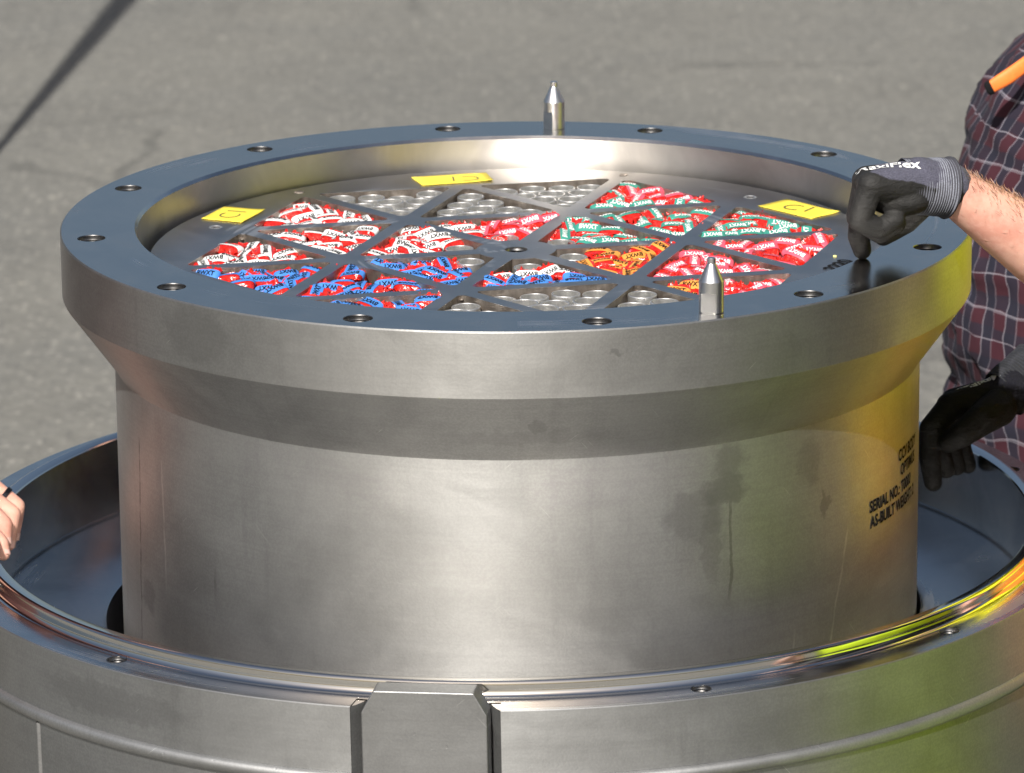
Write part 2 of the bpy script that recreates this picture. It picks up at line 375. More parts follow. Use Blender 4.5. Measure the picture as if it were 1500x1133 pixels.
# ------------------------------------------------------------------ basket with triangular compartments
ZP = -0.0371; LL = 0.19059; PN = 2.28012
BAS = empty('divider_basket', (0, 0, ZT - 1.0), 'grey steel basket plate divided into triangular compartments inside the vessel', 'basket')
def bas(o): o.parent = BAS; o.location = (0, 0, 1.0 + ZP); return o
V6 = [Vector((LL * math.cos(PN - k * math.pi / 3), LL * math.sin(PN - k * math.pi / 3))) for k in range(6)]
SECT = ['back', 'back-right', 'front-right', 'front', 'front-left', 'back-left']
comps = []
for k in range(6):
    P, Q = V6[k], V6[(k + 1) % 6]; Z0 = Vector((0, 0))
    comps.append(('inner', k, (Z0, P, Q)))
    comps.append(('first', k, (P, 2 * P, P + Q))); comps.append(('middle', k, (P, Q, P + Q))); comps.append(('last', k, (Q, P + Q, 2 * Q)))
def inset_tri(tri, d):
    c = sum(tri, Vector((0, 0))) / 3; out = []
    inr = LL / (2 * math.sqrt(3)); s = (inr - d) / inr
    return [c + (p - c) * s for p in tri]
def round_tri(tri, d, r, hub=None, nseg=5):
    t = inset_tri(tri, d); c = sum(t, Vector((0, 0))) / 3
    t = sorted(t, key=lambda p: math.atan2(p.y - c.y, p.x - c.x)); out = []
    for i, p in enumerate(t):
        a = (t[i - 1] - p).normalized(); b = (t[(i + 1) % 3] - p).normalized()
        bis = (a + b).normalized()
        if hub and p.length < 0.03:
            # concave cut that follows the hub boss
            for q in range(-4, 5):
                ang = math.atan2(bis.y, bis.x) + q / 4 * R_(16.5) * 1.0
                out.append(Vector((hub * math.cos(ang), hub * math.sin(ang))) if True else p)
            continue
        cc = p + bis * (2 * r); s0 = math.atan2(-a.y - 0, -a.x)
        n0 = Vector((a.y, -a.x)); n0 = n0 if n0.dot(bis) < 0 else -n0
        n1 = Vector((b.y, -b.x)); n1 = n1 if n1.dot(bis) < 0 else -n1
        for q in range(nseg + 1):
            w_ = n0.lerp(n1, q / nseg).normalized(); out.append(cc + w_ * r)
    # order check for the hub arc
    out.sort(key=lambda p: math.atan2(p.y - c.y, p.x - c.x))
    return out
WEB = 0.0084; RC = 0.006
outl = [round_tri(t, WEB, RC, 0.044 if kd == 'inner' else None) for kd, k, t in comps]
small = [(at(316, 334, 0).x, 0.135), ]
def plate_pt(px, py):
    d = _fw + ((px - 750) / CAM_F) * _r2 - ((py - 566.5) / CAM_F) * _u2
    t = (ZT + ZP - CAM_P.z) / d.z; p = CAM_P + d * t; return (p.x, p.y)
tap = [plate_pt(316, 333.5), plate_pt(1099, 289.5)]
loops = [circle(0.4035, 200), circle(0.0125, 32)] + outl + [circle(0.0055, 18, *q) for q in tap]
me = curve_sheet(loops, 0.0, 0.005)
bas(mesh_obj('plate', me, M_PLATE))
bas(lathe('hub_hole', [(0.0125, -0.002), (0.0118, -0.004), (0.0125, -0.006), (0.0118, -0.008), (0.0125, -0.010), (0.0118, -0.012), (0.0125, -0.03), (0.0002, -0.031)], 32, M_THREAD))
for q in tap:
    o = lathe('tapped_hole', [(0.0055, -0.001), (0.0050, -0.003), (0.0055, -0.005), (0.005, -0.02), (0.0002, -0.021)], 18, M_THREAD); o.parent = BAS; o.location = (q[0], q[1], 1.0 + ZP)
    o = lathe('hole_burr', [(0.0056, 0.0), (0.0066, 0.0009), (0.0080, 0.0002)], 18, M_TUBE); o.parent = BAS; o.location = (q[0], q[1], 1.0 + ZP)
for lp in outl:
    n = len(lp); v = []; f = []
    c_ = sum(lp, Vector((0, 0))) / n
    lp2 = [c_ + (p - c_) * 0.9985 for p in lp]
    v = [(p.x, p.y, -0.0004) for p in lp2] + [(p.x, p.y, -0.13) for p in lp2]
    f = [(i, (i + 1) % n, n + (i + 1) % n, n + i) for i in range(n)]
    bas(from_py('compartment_wall', v, f, M_POCKET, smooth=40))
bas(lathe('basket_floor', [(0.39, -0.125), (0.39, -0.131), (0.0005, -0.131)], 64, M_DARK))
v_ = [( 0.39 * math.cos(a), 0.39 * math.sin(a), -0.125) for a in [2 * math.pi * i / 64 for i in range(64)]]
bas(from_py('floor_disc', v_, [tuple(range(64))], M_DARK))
bas(lathe('basket_shell', [(0.392, -0.006), (0.392, -0.96), (0.0005, -0.961)], 96, M_PLATE))
# weld tacks where the webs meet the rim of the plate and the seams of the nodes
tk = bmesh.new(); bmesh.ops.create_icosphere(tk, subdivisions=1, radius=1.0)
tkm = bpy.data.meshes.new('weld_tack'); tk.to_mesh(tkm); tk.free(); tkm.shade_smooth()
rnd = random.Random(3)
for (kd, k, t) in comps:
    ti = inset_tri(t, WEB); c_ = sum(ti, Vector((0, 0))) / 3
    for p in ti:
        if p.length < 0.05 or rnd.random() < 0.35: continue
        q = p + (c_ - p).normalized() * 0.0075
        o = mesh_obj('weld_tack', tkm, M_POCKET); bas(o)
        o.location = (q.x, q.y, 1.0 + ZP - 0.004 - rnd.random() * 0.003); s = rnd.uniform(0.8, 1.3)
        o.scale = (0.0026 * s, 0.0022 * s, 0.0020 * s); o.rotation_euler = (rnd.random(), rnd.random(), rnd.random() * 6)
tips = [2 * p for p in V6]
for p in tips:
    o = mesh_obj('weld_tack', tkm, M_TUBE); bas(o); q = p * 1.012
    o.location = (q.x, q.y, 1.0 + ZP + 0.0002); o.scale = (0.008, 0.006, 0.0016); o.rotation_euler.z = rnd.random() * 3
# paint dot and black marks beside the pointing finger
px_, py_ = plate_pt(1223, 376)
o = mesh_obj('paint_dot', tkm, simple('pale_paint', (0.75, 0.72, 0.25), 0.5)); o.data = tkm.copy(); o.data.materials.clear(); o.data.materials.append(bpy.data.materials['pale_paint'])
bas(o); o.location = (px_, py_, 1.0 + ZP + 0.0005); o.scale = (0.0026, 0.0030, 0.0012)
me = text_mesh('2220', 0.024, 0.0008, 'CENTER'); me.name = 'lettering'
o = bas(mesh_obj('lettering', me, M_BLACKINK)); q = plate_pt(1229, 389)
o.location = (q[0], q[1], 1.0 + ZP + 0.0008); o.rotation_euler.z = R_(62)

# yellow notes
def note(corners, s, txt_rot, size, off, label):
    cx = sum(c[0] for c in corners) / 4; cy = sum(c[1] for c in corners) / 4
    root = empty('paper_note', (cx, cy, ZT + ZP + 0.0005), label, 'paper note', 'yellow notes on the plate')
    N = 8; v = []; f = []
    a, b, c, d = [Vector((q[0] - cx, q[1] - cy)) for q in corners]
    for i in range(N + 1):
        for j in range(N + 1):
            s_, t_ = i / N, j / N
            p = a.lerp(b, s_).lerp(d.lerp(c, s_), t_)
            v.append((p.x, p.y, 0.0006 + 0.006 * max(0, s_ + t_ - 1.55) ** 2 + 0.0003 * noise.noise(Vector((p.x * 40, p.y * 40, cx)))))
    for i in range(N):
        for j in range(N): f.append((i * (N + 1) + j, (i + 1) * (N + 1) + j, (i + 1) * (N + 1) + j + 1, i * (N + 1) + j + 1))
    o = from_py('sheet', v, f, M_NOTE, root, smooth=180)
    md = o.modifiers.new('thick', 'SOLIDIFY'); md.thickness = 0.0003; md.offset = -1
    me = text_mesh(s, size, -0.0007, 'CENTER'); me.name = 'lettering'
    t = mesh_obj('lettering', me, M_PENCIL, root, (off[0], off[1], 0.0013)); t.rotation_euler.z = txt_rot
pp = plate_pt
note([pp(295, 322), pp(329, 304), pp(389, 309), pp(354, 327.5)], 'C1', R_(68), 0.036, (0.0, 0.0), 'yellow paper note at the left rim of the plate beside the white pouches')
note([pp(602, 261), pp(619, 273), pp(723, 266), pp(712, 254)], 'C1', R_(184), 0.034, (0.012, 0), 'yellow paper note at the back of the plate behind the empty tubes')
note([pp(1110, 303), pp(1188, 321.5), pp(1230, 312), pp(1153, 293)], 'C1', R_(-32), 0.036, (0.0, 0.0), 'yellow paper note at the right rim of the plate near the black glove')

# ------------------------------------------------------------------ pouches and tubes
PA, PB, PC = 0.0146, 0.0128, 0.0056
def loop_pt(t, y, off=0.0):
    s = max(0.0, 1 - abs(y / PB) ** 2.4) ** 0.5; sx = 1 - 0.22 * abs(y / PB) ** 3
    ct, st = math.cos(t), math.sin(t)
    x = (PA * sx + off) * math.copysign(abs(ct) ** 0.62, ct); z = (PC * s + off) * math.copysign(abs(st) ** 0.80, st)
    return Vector((x, y, z))
def pouch_mesh(seed):
    r = random.Random(seed); NT, NY = 18, 11; v = []; f = []
    for j in range(NY):
        y = PB * (-1 + 2 * j / (NY - 1)) * 0.995
        for i in range(NT):
            p = loop_pt(2 * math.pi * i / NT, y)
            k = max(0, abs(y) - 0.0055) / (PB - 0.0055)
            p += Vector((r.uniform(-1, 1) * 0.0016 * k, r.uniform(-1, 1) * 0.0012 * k, r.uniform(-1, 1) * 0.0024 * min(1, k * 1.4)))
            p.z += 0.0012 * math.sin(seed + y * 300)
            v.append(p)
    for j in range(NY - 1):
        for i in range(NT):
            f.append((j * NT + i, j * NT + (i + 1) % NT, (j + 1) * NT + (i + 1) % NT, (j + 1) * NT + i))
    # crimped fins at both open ends
    for sgn, j in ((-1, 0), (1, NY - 1)):
        b0 = len(v)
        for i in range(13):
            x = PA * 0.80 * (-1 + 2 * i / 12)
            v.append(Vector((x, sgn * PB * 0.97, r.uniform(-1, 1) * 0.0018))); v.append(Vector((x + r.uniform(-1, 1) * 0.001, sgn * (PB + 0.004 + r.uniform(0, 1) * 0.002), r.uniform(-1, 1) * 0.0040)))
        for i in range(12): f.append((b0 + 2 * i, b0 + 2 * i + 2, b0 + 2 * i + 3, b0 + 2 * i + 1))
    me = bpy.data.meshes.new('pouch'); me.from_pydata([tuple(p) for p in v], [], f); me.update(); me.materials.append(M_RED)
    return me
def band_mesh(seed, mat):
    NT = 26; v = []; f = []; hw = 0.0059; r = random.Random(seed); sk = r.uniform(-0.0012, 0.0012)
    for y in (-hw, -hw * 0.45, hw * 0.45, hw):
        for i in range(NT):
            t = 2 * math.pi * i / NT; p = loop_pt(t, y, 0.0007); p.y += sk * math.cos(t); p.z += 0.0012 * math.sin(seed + y * 300); v.append(p)
    for j in range(3):
        for i in range(NT): f.append((j * NT + i, j * NT + (i + 1) % NT, (j + 1) * NT + (i + 1) % NT, (j + 1) * NT + i))
    me = bpy.data.meshes.new('band'); me.from_pydata([tuple(p) for p in v], [], f); me.update(); me.shade_smooth(); me.materials.append(mat)
    return me
def letter_mesh(seed, mat):
    me = text_mesh('BWXT', 0.0078, 0.00018, 'CENTER'); bm = bmesh.new(); bm.from_mesh(me)
    bmesh.ops.triangulate(bm, faces=bm.faces)
    bmesh.ops.subdivide_edges(bm, edges=[e for e in bm.edges if e.calc_length() > 0.004], cuts=1)
    for vv in bm.verts:
        x, y = vv.co.x * 0.92, vv.co.y
        q = min(0.999, abs(x) / (PA * (1 - 0.22 * abs(y / PB) ** 3)))
        st = (1 - q ** (2 / 0.62)) ** 0.5
        s = max(0.0, 1 - abs(y / PB) ** 2.4) ** 0.5
        vv.co = Vector((x, y, PC * s * st ** 0.8 + 0.0013 + 0.0012 * math.sin(seed + y * 300)))
    bm.to_mesh(me); bm.free(); me.name = 'lettering'; me.materials.append(mat); return me
NV = 5
PM = [pouch_mesh(i) for i in range(NV)]
BM = {(nm, i): band_mesh(i, mt) for nm, mt in BANDS.items() for i in range(NV)}
LT = {(ink, i): letter_mesh(i, M_WHITEINK if ink else M_BLACKINK) for ink in (0, 1) for i in range(NV)}
TR, TH = 0.0157, 0.085
tube_prof = [(TR - 0.0011, -TH), (TR, -TH), (TR, -0.0006), (TR - 0.0005, 0), (TR - 0.0013, 0), (TR - 0.0018, -0.0006), (TR - 0.0018, -0.080), (0.0003, -0.081)]
TUBE_OUT = lathe('tube', tube_prof, 36, M_TUBE, smooth=35); TUBE_ME = TUBE_OUT.data; bpy.data.objects.remove(TUBE_OUT)
ORD = ['leftmost', 'second from left', 'third from left', 'fourth from left', 'fifth from left', 'sixth from left', 'seventh from left', 'eighth from left']
def inside(p, tri, mrg):
    t = inset_tri(tri, mrg); sg = 0
    for i in range(3):
        a, b = t[i], t[(i + 1) % 3]; c = (b - a).x * (p - a).y - (b - a).y * (p - a).x
        if sg == 0: sg = 1 if c > 0 else -1
        elif c * sg < 0: return False
    return True
def comp_name(kd, k): return ('inner %s compartment' % SECT[k]) if kd == 'inner' else ('outer %s compartment, %s clockwise' % (SECT[k], kd))
FILL = {('inner', 0): 'pink2white', ('inner', 1): 'green', ('inner', 2): 'orange', ('inner', 3): 'whiteblue', ('inner', 4): 'blue', ('inner', 5): 'white',
        ('first', 0): 'tube', ('middle', 0): 'tube', ('last', 0): 'tube', ('first', 1): 'pinkgreen', ('middle', 1): 'green', ('last', 1): 'green',
        ('first', 2): 'pink', ('middle', 2): 'pink', ('last', 2): 'orangepink', ('first', 3): 'tube', ('middle', 3): 'tube', ('last', 3): 'tube',
        ('first', 4): 'blue', ('middle', 4): 'blue', ('last', 4): 'blue', ('first', 5): 'white', ('middle', 5): 'white', ('last', 5): 'white'}
def add_tube(p, ztop, label):
    o = mesh_obj('tube', TUBE_ME); o.location = (p.x, p.y, ZT + ZP + ztop); o.rotation_euler = (random.uniform(-.02, .02), random.uniform(-.02, .02), random.random() * 6)
    tag(o, label, 'tube', 'open steel tubes in the basket'); return o
def rows_of(pts, gap=0.021):
    """sort points into rows from back to front, each from left to right"""
    ps = sorted(range(len(pts)), key=lambda i: -pts[i].y); rows = []
    for i in ps:
        if rows and pts[rows[-1][0]].y - pts[i].y < gap: rows[-1].append(i)
        else: rows.append([i])
    return [sorted(r, key=lambda i: pts[i].x) for r in rows]
ROWN = {1: ['only'], 2: ['back', 'front'], 3: ['back', 'middle', 'front'], 4: ['back', 'second', 'third', 'front'], 5: ['back', 'second', 'third', 'fourth', 'front'],
        6: ['back', 'second', 'third', 'fourth', 'fifth', 'front'], 7: ['back', 'second', 'third', 'fourth', 'fifth', 'sixth', 'front']}
def sample(tri, mrg, dmin, rng, want, hub=False):
    best = []
    xs = [p.x for p in tri]; ys = [p.y for p in tri]
    for tr_ in range(14):
        pts = []
        for _ in range(900):
            p = Vector((rng.uniform(min(xs), max(xs)), rng.uniform(min(ys), max(ys))))
            if not inside(p, tri, mrg) or (hub and p.length < 0.088): continue
            if all((p - q).length > dmin for q in pts): pts.append(p)
        if len(pts) > len(best): best = pts
        if len(best) >= want: break
    return best
def add_pouch(p, z, yaw, tilt, colr, label, rng, plain=False):
    i = rng.randrange(NV)
    o = mesh_obj('pouch', PM[i]); o.location = (p.x, p.y, z)
    o.rotation_euler = (Matrix.Rotation(tilt[0], 3, 'X') @ Matrix.Rotation(tilt[1], 3, 'Y') @ Matrix.Rotation(yaw, 3, 'Z')).to_euler()
    s = rng.uniform(0.94, 1.06); o.scale = (s, s, s * rng.uniform(0.9, 1.15))
    b = mesh_obj('band', BM[(colr, i)], None, o); 
    if not plain: mesh_obj('lettering', LT[(1 if colr in ('green', 'pink') else 0, i)], None, b)
    tag(o, label, 'pouch', 'red pouches in the basket'); return o
rng = random.Random(21)
for kd, k, tri in comps:
    fill = FILL[(kd, k)]; cn = comp_name(kd, k)
    if fill == 'tube':
        ti = inset_tri(tri, WEB + TR + 0.0012); base = ti[0]; e1 = (ti[1] - ti[0]); e2 = (ti[2] - ti[0]); pts = []
        n = 3
        for i in range(n + 1):
            for j in range(n + 1 - i): pts.append(base + e1 * (i / n) + e2 * (j / n) + Vector((rng.uniform(-1, 1), rng.uniform(-1, 1))) * 0.0006)
        rows = rows_of(pts, 0.016)
        for ri, r in enumerate(rows):
            for ci, i in enumerate(r):
                add_tube(pts[i], -0.0025 - rng.uniform(0, 0.005), 'open steel tube, %s in %s row, %s' % (ORD[ci], ROWN[len(rows)][ri], cn))
        continue
    if kd == 'inner':
        bis = (tri[1] + tri[2]).normalized()
        add_tube(bis * 0.0665, -0.002 - rng.uniform(0, 0.002), 'open steel tube at the hub corner of the %s' % cn)
    low = sample(tri, 0.0300, 0.036, rng, 1, kd == 'inner')[:1]
    lab = {}
    for ri, r in enumerate(rows_of(low)):
        for ci, i in enumerate(r): lab[i] = '%s in %s row' % (ORD[ci], ROWN[len(rows_of(low))][ri])
    for li, p in enumerate(low):
        cl = fill if fill in BANDS else ('white' if 'white' in fill else 'pink')
        add_pouch(p, ZT + ZP - 0.0235, rng.uniform(0, 6.28), (rng.uniform(-.35, .35), rng.uniform(-.35, .35)), cl, 'buried red pouch, %s, %s' % (lab[li], cn), rng, True)
    pts = sample(tri, 0.0160, 0.0196, rng, 15, kd == 'inner')[:15]
    rows = rows_of(pts)
    for ri, r in enumerate(rows):
        for ci, i in enumerate(r):
            p = pts[i]
            if fill == 'pink2white': cl = 'white' if (p.x < -0.045 and p.y > 0.08) else 'pink'
            elif fill == 'whiteblue': cl = 'blue' if p.y < -0.108 else 'white'
            elif fill == 'pinkgreen': cl = 'pink' if (p - (tri[1] + tri[2]) / 2).length < 0.062 and inside(p, tri, 0.012) and (p - tri[0]).length > 0.085 else 'green'
            elif fill == 'orangepink': cl = 'orange' if (p - tri[0]).length < 0.095 else 'pink'
            else: cl = fill
            u_ = rng.random()
            yaw = math.pi + rng.gauss(0, 0.38) if u_ < 0.66 else (math.pi / 2 + rng.gauss(0, 0.3) if u_ < 0.86 else rng.gauss(0, 0.5))
            tilt = (rng.gauss(0.20, 0.17), rng.gauss(0, 0.12))
            z = ZT + ZP - 0.0082 + rng.uniform(-0.0030, 0.0025)
            rn = ROWN[len(rows)][ri] if len(rows) in ROWN else str(ri)
            add_pouch(p, z, yaw, tilt, cl, 'red pouch, %s band, %s in %s row, %s' % (cl, ORD[ci], rn, cn), rng)

# ------------------------------------------------------------------ the larger ring body
AX, AY, CX = -0.00498, -0.00799, -0.01107
LOW = empty('ring_body', (CX - AY * ZT, AX * ZT, 0), 'large open steel ring body with stepped rim around the flanged vessel', 'vessel')
LOW.rotation_euler = (AX, AY, 0)
def low(o): o.parent = LOW; return o
ZL, ZE = ZT - 0.3377, ZT - 0.3544           # lip and ledge
RI, RO = 0.5772, 0.6350
arc = [(0.5935 + 0.0075 * (1 - math.cos(t)), ZE + 0.0075 * (1 - math.sin(t))) for t in [R_(a) for a in range(0, 91, 15)]]
low(lathe('rim_lip', [(RI, ZL - 0.0030), (RI + 0.0010, ZL - 0.0014), (RI + 0.0022, ZL - 0.0009), (0.5895, ZL), (0.5908, ZL - 0.0005), (0.5920, ZL - 0.0014), (0.5929, ZL - 0.0026), (0.5934, ZL - 0.0045)] + arc, 300, lip_steel(), smooth=19))
LH = [R_(-132 + 30 * k) for k in range(12)]; LHR = 0.6085
lug0, lug1 = -103.6, -92.35                 # the block's sides, degrees
cut0, cut1 = -104.85, -91.15                # the shell's cut edges
def arcpts(r, a0, a1, n): return [(r * math.cos(R_(a0 + (a1 - a0) * i / n)), r * math.sin(R_(a0 + (a1 - a0) * i / n))) for i in range(n + 1)]
low(lathe('ledge_bridge', [(0.6010, ZE), (0.6105, ZE)], 16, M_RIM, a0=cut0, a1=cut1))
lh_xy = [(LHR * math.cos(a), LHR * math.sin(a)) for a in LH]
lh_xy = [q for i, q in enumerate(lh_xy) if i != 1]
def ledge_mesh():
    v = []; f = []; r0, r1 = 0.6010, RO - 0.0012
    def P(r, a): return (r * math.cos(R_(a)), r * math.sin(R_(a)), ZE)
    spans = []; cur = cut1
    degs = sorted((-132 + 30 * k - cut1) % 360 + cut1 for k in range(12) if k != 1)
    for d in degs:
        spans.append((cur, d - 2.0, None)); spans.append((d - 2.0, d + 2.0, d)); cur = d + 2.0
    spans.append((cur, cut0 + 360, None))
    for a0, a1, h in spans:
        if h is None:
            n = max(1, int((a1 - a0) / 1.2)); b = len(v)
            for i in range(n + 1): v += [P(r0, a0 + (a1 - a0) * i / n), P(r1, a0 + (a1 - a0) * i / n)]
            for i in range(n): f.append((b + 2 * i, b + 2 * i + 1, b + 2 * i + 3, b + 2 * i + 2))
        else:
            wa_ = LHR * R_(2.0); cor = [math.atan2(y_, x_) for x_ in (r1 - LHR, r0 - LHR) for y_ in (wa_, -wa_)]
            ts = sorted([2 * math.pi * i / 32 - math.pi + 0.01 for i in range(32)] + cor); n = len(ts); b = len(v); hc = Vector(P(LHR, h)); er = Vector((math.cos(R_(h)), math.sin(R_(h)), 0)); et = Vector((-er.y, er.x, 0))
            for i in range(n):
                t = ts[i]; c_, s_ = math.cos(t), math.sin(t)
                v.append(tuple(hc + (er * c_ + et * s_) * 0.0098))
                wa = LHR * R_(2.0); k = max(abs(s_) / wa, (c_ / (r1 - LHR) if c_ > 0 else -c_ / (LHR - r0)))
                dr, da = c_ / k, s_ / k
                v.append(P(LHR + dr, h + math.degrees(da / LHR)))
            for i in range(n):
                j = (i + 1) % n; f.append((b + 2 * i, b + 2 * i + 1, b + 2 * j + 1, b + 2 * j))
    return v, f
v, f = ledge_mesh()
low(from_py('ledge', v, f, M_RIM))
lm = None
for x, y in lh_xy:
    pr = [(0.0108, 0.0003), (0.0098, 0.0002)] + [q for i in range(6) for q in ((0.0096, -0.002 - i * 0.003), (0.0090, -0.0035 - i * 0.003))] + [(0.0092, -0.06)]
    if lm is None: o = lathe('tapped_hole', pr, 24, M_THREAD, LOW, (x, y, ZE)); lm = o.data
    else: mesh_obj('tapped_hole', lm, None, LOW, (x, y, ZE))
bz = ZT - 0.4315
bead = [(RO, bz + 0.0075)] + [(RO + 0.0062 * math.sin(R_(a)), bz + 0.0072 * math.cos(R_(a))) for a in range(15, 180, 15)] + [(RO - 0.001, bz - 0.0078)]
low(lathe('shell_collar', [(RO - 0.0012, ZE), (RO, ZE - 0.0010), (RO, bz + 0.0076)], 280, M_OUT, a0=cut1, a1=cut0 + 360))
low(lathe('weld_bead', bead, 280, M_LUG, a0=cut1, a1=cut0 + 360, smooth=60))
low(lathe('shell_wall', [(RO - 0.001, bz - 0.0078), (RO - 0.001, 0.03), (RO - 0.02, 0.0), (0.01, 0.0)], 280, M_OUT, a0=cut1, a1=cut0 + 360))
# vertical seam under the bead
a_ = R_(-141.6)
sv = []; sf = []
for i in range(2):
    zz = [bz - 0.009, 0.05][i]
    for q in range(5):
        aa = a_ + (q - 2) * 0.0024; rr = RO - 0.0012 + [0, 0.0026, 0.0034, 0.0026, 0][q]
        sv.append((rr * math.cos(aa), rr * math.sin(aa), zz))
for q in range(4): sf.append((q, q + 1, 6 + q, 5 + q))
low(from_py('seam_weld', sv, sf, M_LUG, smooth=60))
# bevelled sides of the cut and the block between them
for aS, aL in ((cut0, lug0 - 0.12), (cut1, lug1 + 0.12)):
    N = 26; v = []; f = []
    zz = [ZE - 0.0004 - (ZE - 0.05) * i / N for i in range(N + 1)]
    rr = random.Random(int(abs(aS)))
    for i, z in enumerate(zz):
        for q in range(4):
            t = q / 3; rad = RO - 0.0012 - 0.026 * t ** 1.4; ang = R_(aS + (aL - aS) * t)
            v.append((rad * math.cos(ang), rad * math.sin(ang), z))
    for i in range(N):
        for q in range(3): f.append((i * 4 + q, i * 4 + q + 1, (i + 1) * 4 + q + 1, (i + 1) * 4 + q))
    low(from_py('cut_bevel', v, f, M_LUG, smooth=60))
    cv = []; cf = []
    for q in range(7):
        t = q / 6 * 0.92; rad = RO - 0.0012 - 0.026 * t ** 1.4; ang = R_(aS + (aL - aS) * t)
        cv += [(0.6103 * math.cos(ang), 0.6103 * math.sin(ang), ZE - 0.0008), (max(rad, 0.6106) * math.cos(ang), max(rad, 0.6106) * math.sin(ang), ZE - 0.0008)]
    for q in range(6): cf.append((2 * q, 2 * q + 1, 2 * q + 3, 2 * q + 2) if aS == cut0 else (2 * q + 2, 2 * q + 3, 2 * q + 1, 2 * q))
    low(from_py('cut_top', cv, cf, M_RIM))
zt = ZE + 0.0205
LB = empty('dummy', (0, 0, 0)); bpy.data.objects.remove(LB)
am = R_((lug0 + lug1) / 2); nx, ny = math.cos(am), math.sin(am); tx, ty = -ny, nx
hw = 0.643 * math.sin(R_((lug1 - lug0) / 2))
outl_l = [(-hw, -0.9), (hw, -0.9), (hw, -0.0230), (hw - 0.0130, 0), (-hw + 0.0130, 0), (-hw, -0.0230)]
v = []; f = []
for dep in (0.6405, 0.612):
    for (t, z) in outl_l: v.append((nx * dep + tx * t, ny * dep + ty * t, max(0.03, zt + z)))
n = len(outl_l)
f.append(tuple(range(n))); f.append(tuple(range(2 * n - 1, n - 1, -1)))
for i in range(n): f.append((i, n + i, n + (i + 1) % n, (i + 1) % n))
o = low(from_py('lug_block', v, f, M_LUG))
bm = bmesh.new(); bm.from_mesh(o.data); bmesh.ops.recalc_face_normals(bm, faces=bm.faces)
bmesh.ops.bevel(bm, geom=list(bm.edges), offset=0.0012, segments=2, affect='EDGES', profile=0.5); bm.to_mesh(o.data); bm.free()
# inside: bore, seam groove, sloping floor, well
ZS = ZT - 0.4292
low(lathe('inner_bore', [(RI, ZL - 0.0030), (RI, ZS + 0.004), (RI + 0.0025, ZS + 0.003), (RI + 0.0025, ZS - 0.001), (RI - 0.002, ZS - 0.0015)], 280, M_LOWIN, smooth=30))
low(lathe('annular_floor', [(RI - 0.002, ZS - 0.0015), (0.462, ZS - 0.0125), (0.4565, ZS - 0.015)], 280, M_LOWIN))
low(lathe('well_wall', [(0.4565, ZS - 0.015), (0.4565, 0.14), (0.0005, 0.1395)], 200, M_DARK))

# ------------------------------------------------------------------ people
def capsule(bm, p0, p1, r0, r1, seg=14):
    p0, p1 = Vector(p0), Vector(p1); d = p1 - p0; L = d.length
    for p, r in ((p0, r0), (p1, r1)):
        bmesh.ops.create_uvsphere(bm, u_segments=seg, v_segments=8, radius=r, matrix=Matrix.Translation(p))
    if L > 1e-5:
        q = Vector((0, 0, 1)).rotation_difference(d).to_matrix().to_4x4()
        bmesh.ops.create_cone(bm, cap_ends=True, segments=seg, radius1=r0, radius2=r1, depth=L, matrix=Matrix.Translation((p0 + p1) / 2) @ q)
def ellipsoid(bm, c, r, rot=None):
    mt = Matrix.Translation(Vector(c)) @ (rot.to_4x4() if rot else Matrix.Identity(4)) @ Matrix.Diagonal((r[0], r[1], r[2], 1))
    bmesh.ops.create_uvsphere(bm, u_segments=20, v_segments=12, radius=1.0, matrix=mt)
def chain(bm, pts, rads):
    for i in range(len(pts) - 1): capsule(bm, pts[i], pts[i + 1], rads[i], rads[i + 1])
def fused(name, build, voxel, smooth, mat, parent, fac=0.5):
    """one continuous surface grown over a set of tapered limbs (coordinates in the world)"""
    bm = bmesh.new(); build(bm); me = bpy.data.meshes.new(name); bm.to_mesh(me); bm.free()
    o = bpy.data.objects.new(name, me); COL.objects.link(o)
    md = o.modifiers.new('skin', 'REMESH'); md.mode = 'VOXEL'; md.voxel_size = voxel
    ms = o.modifiers.new('relax', 'SMOOTH'); ms.iterations = smooth; ms.factor = fac
    m2 = bpy.data.meshes.new_from_object(o.evaluated_get(bpy.context.evaluated_depsgraph_get()))
    bpy.data.objects.remove(o); bpy.data.meshes.remove(me); m2.name = name; m2.materials.clear(); m2.shade_smooth()
    org = parent.location.copy()
    for v in m2.vertices: v.co -= org
    return mesh_obj(name, m2, mat, parent)

g = G('skin'); n_ = g.noise(g.obj, 28, 4, 0.6); n2_ = g.noise(g.obj, 160, 3); n3_ = g.noise(g.obj, 600, 2)
c = g.mix(g.map(n_, 0.35, 0.68), (0.60, 0.335, 0.255), (0.52, 0.245, 0.185))
c = g.mix(g.map(n2_, 0.4, 0.7, 0, 0.25), c, (0.66, 0.42, 0.34))
M_SKIN = g.set(color=c, rough=0.48, sss=0.12, sssr=(0.9, 0.35, 0.2), ssss=0.01, normal=g.bump(n3_, 0.0006, 0.35))
M_NAIL = simple('nail', (0.66, 0.42, 0.36), 0.3)
M_HAIR = simple('hair', (0.05, 0.032, 0.02), 0.6, 0, 0.3, 80)
M_DENIM = simple('denim', (0.035, 0.05, 0.09), 0.85, 0, 0.25, 60)
M_KHAKI = simple('work_trousers', (0.10, 0.085, 0.06), 0.85, 0, 0.2, 60)
M_BOOT = simple('boot_leather', (0.05, 0.035, 0.025), 0.55)
M_REDSHIRT = simple('dull_red_cloth', (0.085, 0.028, 0.027), 0.85, 0, 0.2, 50)
g = G('hi_vis_cloth'); x, y, z = g.xyz(g.obj)[:3]
n_ = g.noise(g.obj, 30, 4)
c = g.mix(g.map(n_, 0.3, 0.7), (0.88, 0.88, 0.010), (0.93, 0.93, 0.012))
st_ = g.map(g.m('ABSOLUTE', g.m('SUBTRACT', z, 0.915)), 0.050, 0.056, 1, 0)
